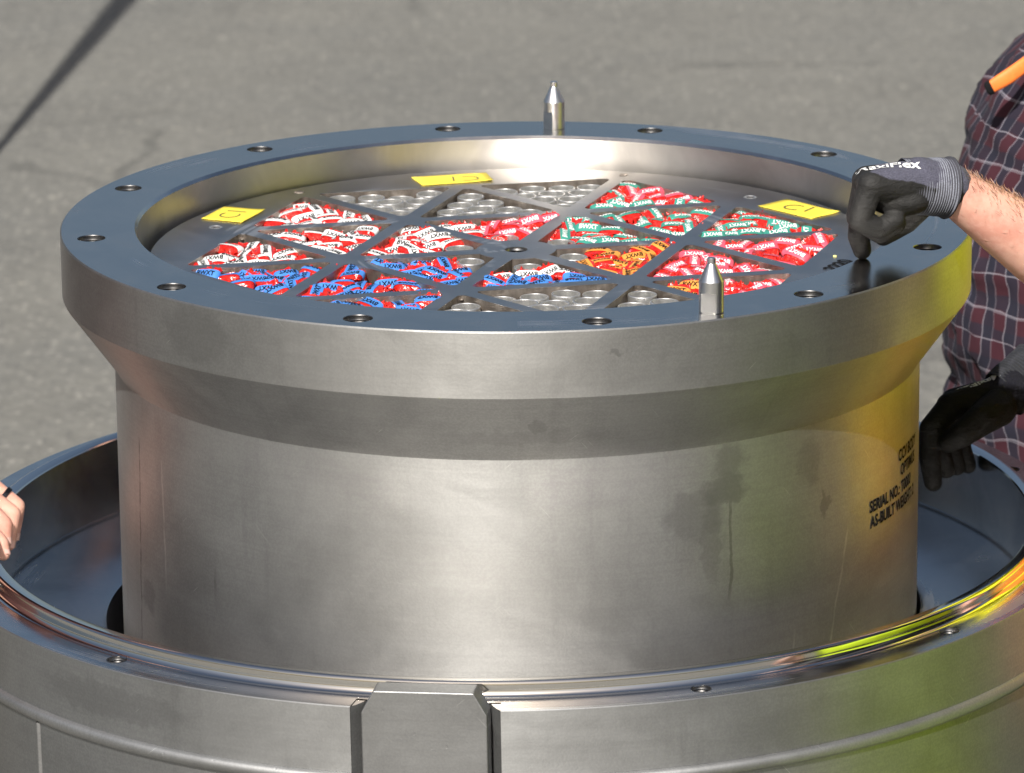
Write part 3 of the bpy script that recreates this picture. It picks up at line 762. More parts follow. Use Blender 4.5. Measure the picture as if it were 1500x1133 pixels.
c = g.mix(st_, c, (0.85, 0.26, 0.02))
M_HIVIS = g.set(color=c, rough=0.8)
# plaid
g = G('plaid_cloth'); x, y, z = g.xyz(g.obj)[:3]
wv = g.noise(g.obj, 7, 3); wv2 = g.noise(g.vm('ADD', g.obj, (5, 2, 9)), 7, 3)
u = g.m('ADD', g.m('MULTIPLY', g.m('SUBTRACT', x, y), 0.80), g.m('MULTIPLY', g.m('SUBTRACT', wv, 0.5), 0.05))
u = g.m('ADD', u, g.m('MULTIPLY', g.m('MAXIMUM', g.m('SUBTRACT', z, 1.05), 0.0), -0.45))
v = g.m('ADD', g.m('ADD', z, g.m('MULTIPLY', x, 0.10)), g.m('MULTIPLY', g.m('SUBTRACT', wv2, 0.5), 0.05))
def stripe(co, per, off, wid, soft):
    f = g.m('ABSOLUTE', g.m('SUBTRACT', g.m('FRACT', g.m('DIVIDE', g.m('ADD', co, off + 10), per)), 0.5))
    return g.map(f, wid / per / 2, (wid + soft) / per / 2, 1, 0)
c = (0.038, 0.0045, 0.0115)
nav = (0.0065, 0.0075, 0.019)
c = g.mix(g.m('MULTIPLY', stripe(u, 0.040, 0.0, 0.013, 0.006), 0.85), c, nav)
c = g.mix(g.m('MULTIPLY', stripe(v, 0.044, 0.0, 0.014, 0.006), 0.75), c, nav)
for co, per, off, op in ((u, 0.040, 0.008, 0.6), (u, 0.040, -0.009, 0.3), (v, 0.044, 0.010, 0.6), (v, 0.088, -0.010, 0.35)):
    c = g.mix(g.m('MULTIPLY', stripe(co, per, off, 0.0007, 0.0012), op), c, (0.30, 0.285, 0.33))
wf = g.noise(g.vm('MULTIPLY', g.obj, (700, 700, 700)), 1.0, 1)
M_PLAID = g.set(color=c, rough=0.9, normal=g.bump(wf, 0.0006, 0.3))
# glove: black coating, grey knit on the back
def glove_mat(name, P0, nrm, P1, nrm1, shade_dim=1.0):  # a last argument below one darkens the colours, painting in shade
    sp = 0.5 if shade_dim == 1.0 else 0.12
    g = G(name); n_ = g.noise(g.obj, 70, 3); n2_ = g.noise(g.obj, 700, 2)
    d = g.vm('DOT_PRODUCT', g.vm('SUBTRACT', g.obj, tuple(P0)), tuple(nrm)); d1 = g.vm('DOT_PRODUCT', g.vm('SUBTRACT', g.obj, tuple(P1)), tuple(nrm1))
    d = g.m('MINIMUM', d, d1)
    d = g.m('ADD', d, g.m('MULTIPLY', g.m('SUBTRACT', n_, 0.5), 0.008))
    k = g.map(d, -0.0008, 0.0008)
    kn = g.mix(g.map(n2_, 0.3, 0.7), (0.045 * shade_dim, 0.045 * shade_dim, 0.066 * shade_dim), (0.080 * shade_dim, 0.080 * shade_dim, 0.110 * shade_dim))
    ct = g.mix(g.map(g.noise(g.obj, 45, 4), 0.35, 0.7), tuple(q * (1.0 if shade_dim == 1.0 else 0.45) for q in (0.0055, 0.0053, 0.005)), tuple(q * (1.0 if shade_dim == 1.0 else 0.45) for q in (0.0125, 0.012, 0.011)))
    return g.set(color=g.mix(k, ct, kn), spec=sp, rough=g.m('ADD', 0.74, g.m('MULTIPLY', k, 0.2)), normal=g.bump(n2_, 0.0008, 0.35, g.bump(g.noise(g.vm('MULTIPLY', g.obj, (60, 60, 130)), 1.0, 3, 0.6, 0.8), 0.004, 0.55)))
def cuff_mesh(p0, p1, r0, r1, ribs, squash=(1.0, 1.0)):
    """ribbed knit cuff around the axis p0 -> p1"""
    p0, p1 = Vector(p0), Vector(p1); ax = (p1 - p0); L = ax.length; ax.normalize()
    e1 = ax.cross(Vector((0, 0, 1))).normalized(); e2 = e1.cross(ax).normalized()
    NS, NT = ribs * 4, 40; v = []; f = []
    for i in range(NS + 1):
        t = i / NS; r = r0 + (r1 - r0) * t
        rb = 0.00075 * math.sin(2 * math.pi * t * ribs)
        if t > 0.95: rb += 0.0016
        fold = 0.0014 * math.exp(-((t - 0.48) / 0.03) ** 2) + 0.0012 * math.exp(-((t - 0.8) / 0.04) ** 2)
        for j in range(NT):
            a = 2 * math.pi * j / NT
            rr = r + rb - fold * (0.6 + 0.4 * math.sin(a * 2 + 1)) + 0.0009 * noise.noise(Vector((math.cos(a) * 2, math.sin(a) * 2, t * 6)))
            sh = 0.004 * math.sin(a + 0.6) * (t - 0.5)
            v.append(p0 + ax * (L * t + sh) + e1 * (rr * squash[0] * math.cos(a)) + e2 * (rr * squash[1] * math.sin(a)))
    for i in range(NS):
        for j in range(NT): f.append((i * NT + j, i * NT + (j + 1) % NT, (i + 1) * NT + (j + 1) % NT, (i + 1) * NT + j))
    b = len(v) - NT
    for j in range(NT): v.append(v[b + j] - ax * 0.004 - (v[b + j] - (p1 + ax * 0.002)) * 0.12)
    for j in range(NT): f.append((b + j, b + (j + 1) % NT, b + NT + (j + 1) % NT, b + NT + j))
    return v, f, ax, L
def cuff_mat(name, p0, ax, L, ribs, light):
    g = G(name); d = g.vm('DOT_PRODUCT', g.vm('SUBTRACT', g.obj, tuple(p0)), tuple(ax)); t = g.m('DIVIDE', d, L)
    s_ = g.m('SINE', g.m('MULTIPLY', t, 2 * math.pi * ribs)); n_ = g.noise(g.obj, 900, 2); n3 = g.noise(g.obj, 60, 3)
    k = g.m('MULTIPLY', g.map(s_, -0.3, 0.8), g.map(n_, 0.25, 0.6, 0.35, 1.0))
    c = g.mix(k, tuple(min(q, 0.5 * w) for q, w in zip((0.035, 0.036, 0.045), light)), light); c = g.mix(g.map(n3, 0.4, 0.7, 0, 0.3), c, (0.06, 0.06, 0.075))
    return g.set(color=c, rough=0.9, normal=g.bump(n_, 0.0008, 0.4))
def head(bm, c, fwd):
    c = Vector(c); f = Vector(fwd).normalized(); up = Vector((0, 0, 1)); sd = f.cross(up)
    rot = Matrix((sd, f, up)).transposed()
    ellipsoid(bm, c + up * 0.02, (0.076, 0.096, 0.105), rot); ellipsoid(bm, c + f * 0.03 - up * 0.055, (0.056, 0.062, 0.062), rot)
    capsule(bm, c + f * 0.094 + up * 0.015, c + f * 0.112 - up * 0.022, 0.009, 0.014)
    for s_ in (-1, 1):
        ellipsoid(bm, c + sd * (0.077 * s_) - f * 0.005, (0.010, 0.019, 0.031), rot)
        capsule(bm, c + f * 0.083 + sd * (0.016 * s_) + up * 0.034, c + f * 0.076 + sd * (0.046 * s_) + up * 0.034, 0.010, 0.009)
    capsule(bm, c + f * 0.088 - sd * 0.018 - up * 0.058, c + f * 0.088 + sd * 0.018 - up * 0.058, 0.007, 0.007)
def head_parts(root, c, fwd):
    c = Vector(c); f = Vector(fwd).normalized(); up = Vector((0, 0, 1)); sd = f.cross(up); rot = Matrix((sd, f, up)).transposed()
    def hair(bm):
        ellipsoid(bm, c + up * 0.035 - f * 0.012, (0.083, 0.098, 0.100), rot); ellipsoid(bm, c - f * 0.045 - up * 0.02, (0.070, 0.055, 0.075), rot)
    fused('hair', hair, 0.008, 2, M_HAIR, root)
    for s_ in (-1, 1):
        e = fused('eye', lambda bm: ellipsoid(bm, c + f * 0.084 + sd * (0.031 * s_) + up * 0.014, (0.011, 0.008, 0.007), rot), 0.002, 1, M_WHITEINK, root)
def standing(root, hips, chest, neck, headc, fwd, legs, arms, hands=(), torso_w=0.15, skin_only=True):
    """body: one skin surface (head, neck, trunk, arms, legs)"""
    def body(bm):
        head(bm, headc, fwd); capsule(bm, neck, Vector(headc) - Vector((0, 0, 0.05)), 0.055, 0.052)
        f = Vector(fwd).normalized(); sd = f.cross(Vector((0, 0, 1)))
        for s_ in (-1, 1):
            chain(bm, [Vector(hips) + sd * 0.08 * s_, Vector(chest) + sd * 0.09 * s_, Vector(neck) + sd * 0.13 * s_ - Vector((0, 0, 0.05))], [0.10, 0.105, 0.055])
        for L in legs: chain(bm, L, [0.08, 0.055, 0.040])
        for A, rr in arms: chain(bm, A, rr)
        for h in hands: h(bm)
    return body
def boots(root, legs, fwd, mat):
    f = Vector(fwd).normalized()
    for L in legs:
        a = Vector(L[-1])
        def b_(bm, a=a):
            capsule(bm, a + Vector((0, 0, 0.10)), Vector((a.x, a.y, 0.055)), 0.052, 0.050)
            capsule(bm, Vector((a.x, a.y, 0.042)) - f * 0.03, Vector((a.x, a.y, 0.040)) + f * 0.13, 0.042, 0.040)
        fused('boot', b_, 0.010, 2, mat, root)

# ---- the person in hi-vis, off to the side: only the forearm and both gloves are in the picture
MAN = empty('person', (0.92, 0.13, 0), 'person in black work gloves with one bare forearm, index finger pressed on the flange', 'person')
FW = (-1, -0.12, 0)
HL = dict(w=at(1388, 275, -0.222), e=at(1655, 452, -0.16))          # near arm: wrist, elbow
WR = at(1484, 572, 0.16); ER = at(1640, 420, 0.30)
SHN = Vector((0.88, -0.08, ZT + 0.20)); SHF = Vector((0.90, 0.36, ZT + 0.20))
legsM = [[(0.96, 0.03, 0.86), (0.98, 0.03, 0.48), (0.98, 0.03, 0.10)], [(0.96, 0.24, 0.86), (0.98, 0.24, 0.48), (0.98, 0.24, 0.10)]]
HEADM = (0.84, 0.13, ZT + 0.44)
# near hand: index pressed down on the flange, other fingers curled (seen from the little finger's side)
tipz = ZT + 0.0092
I0 = at(1272, 266, -0.205); I3 = Vector((0.3655, -0.209, tipz)); I1 = at(1262, 316, -0.207); I2 = at(1257.5, 346, -0.208)
fingers1 = [
    ([I0, I1, I2, I3], [0.0135, 0.0118, 0.0108, 0.0092]),
    ([at(1270, 266, -0.230), at(1257, 318, -0.231), at(1288, 338, -0.229), at(1312, 326, -0.227)], [0.0140, 0.0120, 0.0108, 0.0098]),
    ([at(1271, 268, -0.252), at(1258, 321, -0.254), at(1288, 341, -0.250), at(1313, 327, -0.246)], [0.0135, 0.0115, 0.0104, 0.0096]),
    ([at(1276, 272, -0.271), at(1259, 324, -0.276), at(1288, 335, -0.271), at(1311, 322, -0.264)], [0.0128, 0.0112, 0.0102, 0.0094])]
thumb1 = ([at(1352, 290, -0.205), at(1325, 322, -0.190), at(1303, 338, -0.196), at(1294, 346, -0.206)], [0.018, 0.0145, 0.012, 0.0098])
Wn = at(1346, 268, -0.234)
def hand1(bm, grow=0.0):
    for pts, rad in fingers1 + [thumb1]: chain(bm, pts, [r + grow for r in rad])
    for pts, rad in fingers1: capsule(bm, pts[0], Wn.lerp(pts[0], 0.12), rad[0] * 1.12 + grow, 0.0235 + grow)
    for a, b in zip(fingers1[:-1], fingers1[1:]): capsule(bm, a[0][0], b[0][0], 0.0135 + grow, 0.0135 + grow)
    capsule(bm, Wn, HL['w'], 0.0265 + grow, 0.0265 + grow)
    ellipsoid(bm, at(1318, 290, -0.240), (0.036, 0.030, 0.019))
# far hand: reaching down beside the vessel's wall
f2 = [([at(1392, 596, 0.135), at(1364, 628, 0.115), at(1362, 672, 0.105), at(1367, 707, 0.105)], [0.0145, 0.0130, 0.0118, 0.0098]),
      ([at(1398, 590, 0.160), at(1372, 622, 0.150), at(1378, 664, 0.140), at(1386, 688, 0.140)], [0.0145, 0.0130, 0.0115, 0.0098]),
      ([at(1404, 588, 0.183), at(1386, 618, 0.180), at(1394, 662, 0.172), at(1402, 684, 0.170)], [0.0140, 0.0125, 0.0112, 0.0095]),
      ([at(1412, 590, 0.205), at(1400, 620, 0.205), at(1410, 660, 0.198), at(1418, 682, 0.195)], [0.0130, 0.0115, 0.0102, 0.0090])]
th2 = ([at(1462, 598, 0.135), at(1436, 616, 0.105), at(1410, 636, 0.092), at(1390, 648, 0.095)], [0.021, 0.0175, 0.0145, 0.0115])
W2 = at(1462, 582, 0.165)
def hand2(bm, grow=0.0):
    for pts, rad in f2 + [th2]: chain(bm, pts, [r + grow for r in rad])
    for pts, rad in f2: capsule(bm, pts[0], W2.lerp(pts[0], 0.12), rad[0] * 1.1 + grow, 0.022 + grow)
    for a, b in zip(f2[:-1], f2[1:]): capsule(bm, a[0][0], b[0][0], 0.0138 + grow, 0.0138 + grow)
    capsule(bm, W2, WR, 0.025 + grow, 0.026 + grow)
E1 = HL['e']; mid1 = HL['w'].lerp(E1, 0.50)
arm1 = ([HL['w'], HL['w'].lerp(E1, 0.06), HL['w'].lerp(E1, 0.25), mid1, HL['w'].lerp(E1, 0.8), E1, SHN], [0.0245, 0.0262, 0.0325, 0.0405, 0.044, 0.041, 0.055])
arm2 = ([WR.lerp(ER, 0.12), WR.lerp(ER, 0.5), ER, SHF], [0.0255, 0.036, 0.040, 0.055])
body = standing(MAN, (0.95, 0.13, 0.88), (0.91, 0.13, 1.12), (0.88, 0.13, ZT + 0.28), HEADM, FW, legsM, [arm1, arm2], [])
fused('body', body, 0.0055, 6, M_SKIN, MAN)
head_parts(MAN, HEADM, FW)
org = MAN.location
# gloves
up1 = Vector((0.10, -0.42, 0.90)).normalized()
kP = at(1300, 262, -0.262) - org; kn = Vector((0.30, -0.05, 0.95)).normalized()
gl = fused('glove', lambda bm: hand1(bm, 0.0010), 0.0018, 3, glove_mat('near_glove', kP + Vector((0, 0, 0.004)), kn, at(1268, 262, -0.24) - org, (0.95, 0, 0.3)), MAN)
c0 = at(1321, 272, -0.237); c1 = at(1389, 275, -0.221)
v, f, ax, L = cuff_mesh(c0 - org, c1 - org, 0.0282, 0.0312, 20)
from_py('cuff', v, f, cuff_mat('near_cuff', c0 - org, ax, L, 20, (0.20, 0.21, 0.25)), gl, smooth=180)
gl2 = fused('glove', lambda bm: hand2(bm, 0.0010), 0.0020, 3, glove_mat('far_glove_shaded', at(1450, 572, 0.14) - org, Vector((0.25, -0.2, 0.94)).normalized(), at(1385, 580, 0.16) - org, (0.95, 0, 0.2), 0.16), MAN)  # shaded copy of the near glove's material, shade put into the colours
c0 = WR + (W2 - WR).normalized() * 0.012; c1 = WR + (ER - WR).normalized() * 0.045
v, f, ax2, L2 = cuff_mesh(c0 - org, c1 - org, 0.0300, 0.0320, 14)
from_py('cuff', v, f, cuff_mat('far_cuff_shaded', c0 - org, ax2, L2, 14, (0.020, 0.022, 0.030)), gl2, smooth=180)  # same grey knit darkened, the hand's shade painted into the cuff
def drape_text(parent, target, s, size, origin, xdir, ndir, mat):
    """writing laid onto a curved surface: letters dropped along -ndir onto the target"""
    me = text_mesh(s, size, 0.0004, 'CENTER'); bm = bmesh.new(); bm.from_mesh(me); bmesh.ops.triangulate(bm, faces=bm.faces); bm.to_mesh(me); bm.free()
    from mathutils.bvhtree import BVHTree
    tg = target.data; bv = BVHTree.FromPolygons([v.co for v in tg.vertices], [p.vertices for p in tg.polygons])
    n = Vector(ndir).normalized(); xd = Vector(xdir).normalized(); xd = (xd - n * xd.dot(n)).normalized(); yd = n.cross(xd)
    for v in me.vertices:
        p = Vector(origin) + xd * v.co.x + yd * v.co.y; h = bv.ray_cast(p + n * 0.06, -n)
        v.co = (h[0] + n * 0.0011) if h[0] is not None else p
    me.update(); me.name = 'lettering'; return mesh_obj('lettering', me, mat, parent)
drape_text(gl, gl, 'MaxiFlex', 0.019, at(1300, 252, -0.245) - org, (0.99, -0.02, 0.14), (-0.1, -0.66, 0.74), M_WHITEINK)
M_SHADEDINK = simple('shaded_white_ink', (0.35, 0.36, 0.38), 0.6)  # white glove print darkened, shade painted into its colour
drape_text(gl2, gl2, 'MaxiFlex', 0.015, at(1436, 568, 0.16) - org, (-0.85, -0.1, -0.42), (-0.25, -0.62, 0.74), M_SHADEDINK)
# clothes of the hi-vis person
def hv(bm):
    for x0, y0 in ((0.785, 0.02), (0.815, 0.24)): chain(bm, [(x0 + 0.02, y0, 0.72), (x0, y0, 1.08), (x0 + 0.02, y0, ZT + 0.215)], [0.150, 0.160, 0.090])
    chain(bm, [SHN, SHN.lerp(E1, 0.5)], [0.088, 0.066]); chain(bm, [SHF, SHF.lerp(ER, 0.5)], [0.088, 0.066])
fused('hi_vis_top', hv, 0.010, 4, M_HIVIS, MAN)
def trs(bm):
    for L in legsM: chain(bm, L, [0.105, 0.080, 0.070])
    ellipsoid(bm, (0.96, 0.135, 0.86), (0.13, 0.175, 0.13))
fused('trousers', trs, 0.012, 3, M_DENIM, MAN)
boots(MAN, legsM, FW, M_BOOT)
# fine hair on the near forearm
rh = random.Random(5); hv = []; hf = []
axf = (E1 - HL['w']); Lf = axf.length; axf.normalize(); e1 = axf.cross(Vector((0, 0, 1))).normalized(); e2 = e1.cross(axf)
bd = [c for c in MAN.children if c.name.startswith('body')][0]
from mathutils.bvhtree import BVHTree
bv = BVHTree.FromPolygons([v.co for v in bd.data.vertices], [p.vertices for p in bd.data.polygons])
for i in range(700):
    t = rh.uniform(0.02, 0.55); a = rh.gauss(1.35, 0.75); dr = e1 * math.cos(a) + e2 * math.sin(a)
    p = HL['w'] + axf * (Lf * t) - org; h = bv.ray_cast(p + dr * 0.12, -dr)
    if h[0] is None: continue
    q = h[0]; d = (-axf * rh.uniform(0.2, 0.7) + dr * rh.uniform(0.15, 0.5) + e1 * rh.gauss(0, 0.5)).normalized(); l = rh.uniform(0.006, 0.013)
    sdv = d.cross(dr).normalized() * 0.00011; b = len(hv)
    hv += [q - sdv, q + sdv, q + d * l * 0.6 + sdv * 0.7 - dr * 0.0005, q + d * l - dr * 0.002]
    hf += [(b, b + 1, b + 2), (b, b + 2, b + 3)]
ah = from_py('arm_hair', hv, hf, simple('arm_hair_brown', (0.26, 0.14, 0.085), 0.5), MAN); ah['kind'] = 'stuff'

# ---- the hand on the ring body's rim: a person standing beside it, out of the picture
P2 = empty('person', (-0.86, 0.10, 0), 'person with a dark ring whose bare hand grips the rim at the left edge', 'person')
FW2 = (1, 0, 0)
fing = []
for i, (Y, px0, py0, px1, py1, px2, py2, r) in enumerate([(0.075, -14, 712, 31, 738, 24, 792, 0.0098), (0.050, -16, 730, 24, 750, 17, 803, 0.0105), (0.022, -20, 744, 12, 765, 12, 800, 0.0102), (-0.004, -22, 772, 8, 792, 11, 818, 0.0092)]):
    k = at(px0 - 26, py0 + 2, Y); p1 = at(px0, py0, Y); p2 = at(px1 - 7, py1 + 4, Y - 0.004); p3 = p2.lerp(at(px2 - 6, py2 - 6, Y - 0.008), 0.55); p4 = at(px2 - 6, py2 - 6, Y - 0.010)
    fing.append(([k, p1, p2, p3, p4], [r * 1.3, r * 1.15, r * 1.06, r * 0.98, r * 0.86]))
wr2 = at(-150, 730, 0.04); el2 = Vector((-0.84, -0.06, ZT - 0.16)); sh2 = Vector((-0.86, -0.08, ZT + 0.20))
def hand3(bm):
    for pts, rad in fing: chain(bm, pts, rad); capsule(bm, pts[0], wr2, rad[0] * 1.1, 0.021)
    for a, b in zip(fing[:-1], fing[1:]): capsule(bm, a[0][0], b[0][0], 0.013, 0.013)
    chain(bm, [wr2, at(-110, 775, -0.02), at(-70, 800, -0.035), at(-40, 806, -0.035)], [0.020, 0.015, 0.013, 0.0105])
legs2 = [[(-0.87, 0.0, 0.88), (-0.87, 0.0, 0.48), (-0.87, 0.0, 0.10)], [(-0.87, 0.22, 0.88), (-0.87, 0.22, 0.48), (-0.87, 0.22, 0.10)]]
HEAD2 = (-0.84, 0.10, ZT + 0.44)
arm3 = ([wr2, wr2.lerp(el2, 0.4), el2, sh2], [0.027, 0.037, 0.040, 0.055])
arm4 = ([Vector((-0.72, 0.42, ZT - 0.25)), Vector((-0.84, 0.36, ZT - 0.12)), Vector((-0.86, 0.29, ZT + 0.20))], [0.03, 0.04, 0.055])
fused('body', standing(P2, (-0.87, 0.11, 0.90), (-0.87, 0.11, 1.15), (-0.86, 0.11, ZT + 0.28), HEAD2, FW2, legs2, [arm3, arm4], []), 0.009, 5, M_SKIN, P2)
hnd = fused('hand', hand3, 0.0022, 3, M_SKIN, P2); head_parts(P2, HEAD2, FW2)
# wedding band on the finger nearest the back
pts, rad = fing[0]; rp = pts[1].lerp(pts[2], 0.52); rd = (pts[2] - pts[1]).normalized()
q4 = Vector((0, 0, 1)).rotation_difference(rd)
rg = lathe('finger_ring', [(0.0112, -0.0030), (0.0126, -0.0024), (0.0126, 0.0024), (0.0112, 0.0030)], 32, simple('dark_ring', (0.03, 0.032, 0.04), 0.25, 0.8)); rg.parent = P2
rg.location = rp - P2.location; rg.rotation_euler = q4.to_euler()
for pts, rad in fing:
    tp = pts[-1]; dv = (pts[-1] - pts[-2]).normalized(); nrm = Vector((0.85, -0.5, 0.1)); nrm = (nrm - dv * nrm.dot(dv)).normalized(); sdv = dv.cross(nrm); v = []; f = []
    for i in range(4):
        for j in range(5):
            a = (j / 4 - 0.5) * 1.4; rr = rad[-1] * 1.03
            v.append(tp + dv * (0.0035 - 0.0028 * i) + nrm * (rr * math.cos(a)) + sdv * (rr * math.sin(a)) - P2.location)
    for i in range(3):
        for j in range(4): f.append((i * 5 + j, i * 5 + j + 1, (i + 1) * 5 + j + 1, (i + 1) * 5 + j))
    from_py('fingernail', v, f, M_NAIL, P2, smooth=180)
def tor2(bm, g_=0.0):
    chain(bm, [(-0.87, 0.03, 0.86), (-0.87, 0.02, 1.12), (-0.86, 0.0, ZT + 0.21)], [0.135, 0.135, 0.085]); chain(bm, [(-0.87, 0.19, 0.86), (-0.87, 0.20, 1.12), (-0.86, 0.22, ZT + 0.21)], [0.135, 0.135, 0.085])
    chain(bm, [sh2, el2.lerp(sh2, 0.3)], [0.08, 0.062]); chain(bm, [arm4[0][2], arm4[0][1].lerp(arm4[0][2], 0.3)], [0.08, 0.062])
fused('shirt', tor2, 0.012, 4, M_REDSHIRT, P2)
def trs2(bm):
    for L in legs2: chain(bm, L, [0.105, 0.080, 0.070])
    ellipsoid(bm, (-0.87, 0.11, 0.88), (0.13, 0.175, 0.13))
fused('trousers', trs2, 0.014, 3, M_KHAKI, P2); boots(P2, legs2, FW2, M_BOOT)

# ---- a second person in lime trousers, out of the picture: the lime glow on the ring body
P3 = empty('person', (0.85, -0.52, 0), 'person in lime work trousers and dark jacket, seen only mirrored in the ring body', 'person')
FW3 = (-1, 0.1, 0); HEAD3 = (0.79, -0.52, ZT + 0.46)
legs3 = [[(0.85, -0.63, 0.86), (0.85, -0.63, 0.48), (0.85, -0.63, 0.10)], [(0.85, -0.41, 0.86), (0.85, -0.41, 0.48), (0.85, -0.41, 0.10)]]
arms3 = [([Vector((0.73, -0.80, 0.86)), Vector((0.85, -0.80, 1.08)), Vector((0.84, -0.72, ZT + 0.22))], [0.03, 0.04, 0.055]), ([Vector((0.73, -0.26, 0.86)), Vector((0.85, -0.26, 1.08)), Vector((0.84, -0.32, ZT + 0.22))], [0.03, 0.04, 0.055])]
def hands3(bm):
    for A, rr in arms3:
        w_ = A[0]; d = (A[0] - A[1]).normalized(); s_ = d.cross(Vector((0, 0, 1))).normalized()
        capsule(bm, w_, w_ + d * 0.07, 0.028, 0.034)
        for i in range(4): chain(bm, [w_ + d * 0.08 + s_ * (0.019 * (i - 1.5)), w_ + d * 0.12 + s_ * (0.021 * (i - 1.5)), w_ + d * 0.15 + s_ * (0.021 * (i - 1.5)) - Vector((0, 0, 0.02))], [0.011, 0.010, 0.008])
        chain(bm, [w_ + d * 0.03 + s_ * 0.03, w_ + d * 0.07 + s_ * 0.055, w_ + d * 0.10 + s_ * 0.055], [0.014, 0.012, 0.009])
fused('body', standing(P3, (0.85, -0.52, 0.90), (0.85, -0.52, 1.15), (0.84, -0.52, ZT + 0.29), HEAD3, FW3, legs3, arms3, [hands3]), 0.009, 5, M_SKIN, P3); head_parts(P3, HEAD3, FW3)
M_LIME = simple('lime_cloth', (0.62, 0.85, 0.012), 0.8, 0, 0.1, 30)
M_NAVY = simple('navy_cloth', (0.02, 0.022, 0.032), 0.85, 0, 0.2, 30)
def vest(bm):
    for y0 in (-0.61, -0.43): chain(bm, [(0.85, y0, 0.95), (0.85, y0, 1.12), (0.84, y0, ZT + 0.22)], [0.155, 0.150, 0.09])
    for A, rr in arms3: chain(bm, [A[2], A[1], A[1].lerp(A[0], 0.7)], [0.085, 0.060, 0.050])
fused('jacket', vest, 0.012, 4, M_NAVY, P3)
def trs3(bm):
    for L in legs3: chain(bm, L, [0.135, 0.110, 0.090])
    ellipsoid(bm, (0.85, -0.52, 0.82), (0.17, 0.23, 0.14))
fused('trousers', trs3, 0.014, 3, M_LIME, P3); boots(P3, legs3, FW3, M_BOOT)

# ---- the person in the plaid shirt, standing behind
PL = empty('person', (0.86, 0.86, 0), 'person in maroon plaid shirt standing behind the gloved arms', 'person')
def shirt(name, rings, mat, parent, seed=0, wr=0.0095):
    """rings: (z, front x, depth, centre y, half width)"""
    NT = 72; NS = 70; v = []; f = []
    zs = [r[0] for r in rings]
    for i in range(NS + 1):
        z = zs[0] + (zs[-1] - zs[0]) * i / NS
        q = [np.interp(z, zs, [r[k] for r in rings]) for k in range(1, 5)]
        for j in range(NT):
            a = 2 * math.pi * j / NT; ca, sa = math.cos(a), math.sin(a)
            x = q[0] + q[1] / 2 - q[1] / 2 * math.copysign(abs(ca) ** 0.85, ca); y = q[2] + q[3] * math.copysign(abs(sa) ** 0.85, sa)
            w_ = wr * (0.45 - 2.4 * abs(fbm((math.cos(a) * 1.1 + seed + z * 2.2, math.sin(a) * 1.1, z * 6 - 1.2 * math.cos(a)), 1.5, 3)))
            v.append(Vector((x - w_ * ca * 1.3, y + w_ * sa, z)) - parent.location)
    for i in range(NS):
        for j in range(NT): f.append((i * NT + j, (i + 1) * NT + j, (i + 1) * NT + (j + 1) % NT, i * NT + (j + 1) % NT))
    return from_py(name, v, f, mat, parent, smooth=180)
def xz(px, py, Y): p = at(px, py, Y); return p.x, p.z
o_ = [xz(px, py, 0.80) for px, py in ((1398, 668), (1391, 640), (1388, 600), (1402, 566), (1387, 535), (1382, 500), (1383, 450), (1390, 380), (1398, 310), (1410, 240), (1424, 190), (1448, 135), (1490, 92), (1540, 55))]
rings = [(z, x + 0.004, 0.36 - 0.10 * max(0, (z - 1.0) / 0.3), 0.86, 0.185) for x, z in sorted(o_, key=lambda q: q[1])]
z0_, x0_ = rings[0][0], rings[0][1]; zt_, xt_ = rings[-1][0], rings[-1][1]
rings = [(z0_ - 0.10, x0_ + 0.02, 0.36, 0.86, 0.18)] + rings + [(zt_ + 0.05, xt_ + 0.06, 0.17, 0.86, 0.15), (zt_ + 0.085, xt_ + 0.09, 0.10, 0.86, 0.06)]
sh = shirt('shirt', rings, M_PLAID, PL, 3.0)

NK = Vector((xt_ + 0.13, 0.86, zt_ + 0.06)); HEADP = NK + Vector((-0.03, 0, 0.17)); FWP = (-1, -0.1, 0)
legsP = [[(0.84, 0.76, z0_ - 0.02), (0.86, 0.75, 0.48), (0.86, 0.75, 0.10)], [(0.84, 0.96, z0_ - 0.02), (0.86, 0.97, 0.48), (0.86, 0.97, 0.10)]]
armsP = []
for sg in (-1, 1):
    sp = NK + Vector((0.03, 0.20 * sg, -0.07)); ep = Vector((0.93, 0.86 + 0.26 * sg, zt_ - 0.28)); wp = Vector((0.90, 0.86 + 0.24 * sg, zt_ - 0.50))
    armsP.append(([wp, ep, sp], [0.028, 0.040, 0.055]))
def handsP(bm):
    for A, rr in armsP:
        w_ = A[0]; d = (A[0] - A[1]).normalized(); s_ = Vector((-1, 0, 0)); s_ = (s_ - d * s_.dot(d)).normalized()
        capsule(bm, w_, w_ + d * 0.07, 0.026, 0.032)
        for i in range(4): chain(bm, [w_ + d * 0.08 + s_ * (0.019 * (i - 1.5)), w_ + d * 0.12 + s_ * (0.020 * (i - 1.5)), w_ + d * (0.155 - 0.006 * abs(i - 1.3)) + s_ * (0.019 * (i - 1.5))], [0.011, 0.010, 0.008])
        chain(bm, [w_ + d * 0.03 + s_ * 0.03, w_ + d * 0.07 + s_ * 0.050, w_ + d * 0.10 + s_ * 0.050], [0.014, 0.012, 0.009])
fused('body', standing(PL, (0.84, 0.86, z0_), (0.80, 0.86, zt_ - 0.22), NK, HEADP, FWP, legsP, armsP, [handsP]), 0.009, 5, M_SKIN, PL); head_parts(PL, HEADP, FWP)
for A, rr in armsP:
    fused('sleeve', lambda bm: chain(bm, [A[2], A[1], A[1].lerp(A[0], 0.7)], [0.080, 0.058, 0.045]), 0.008, 3, M_PLAID, PL)
def trsP(bm):
    for L in legsP: chain(bm, L, [0.105, 0.080, 0.070])
    ellipsoid(bm, (0.80, 0.86, z0_ - 0.02), (0.16, 0.17, 0.12))
fused('trousers', trsP, 0.012, 3, M_DENIM, PL)
boots(PL, legsP, FWP, M_BOOT)
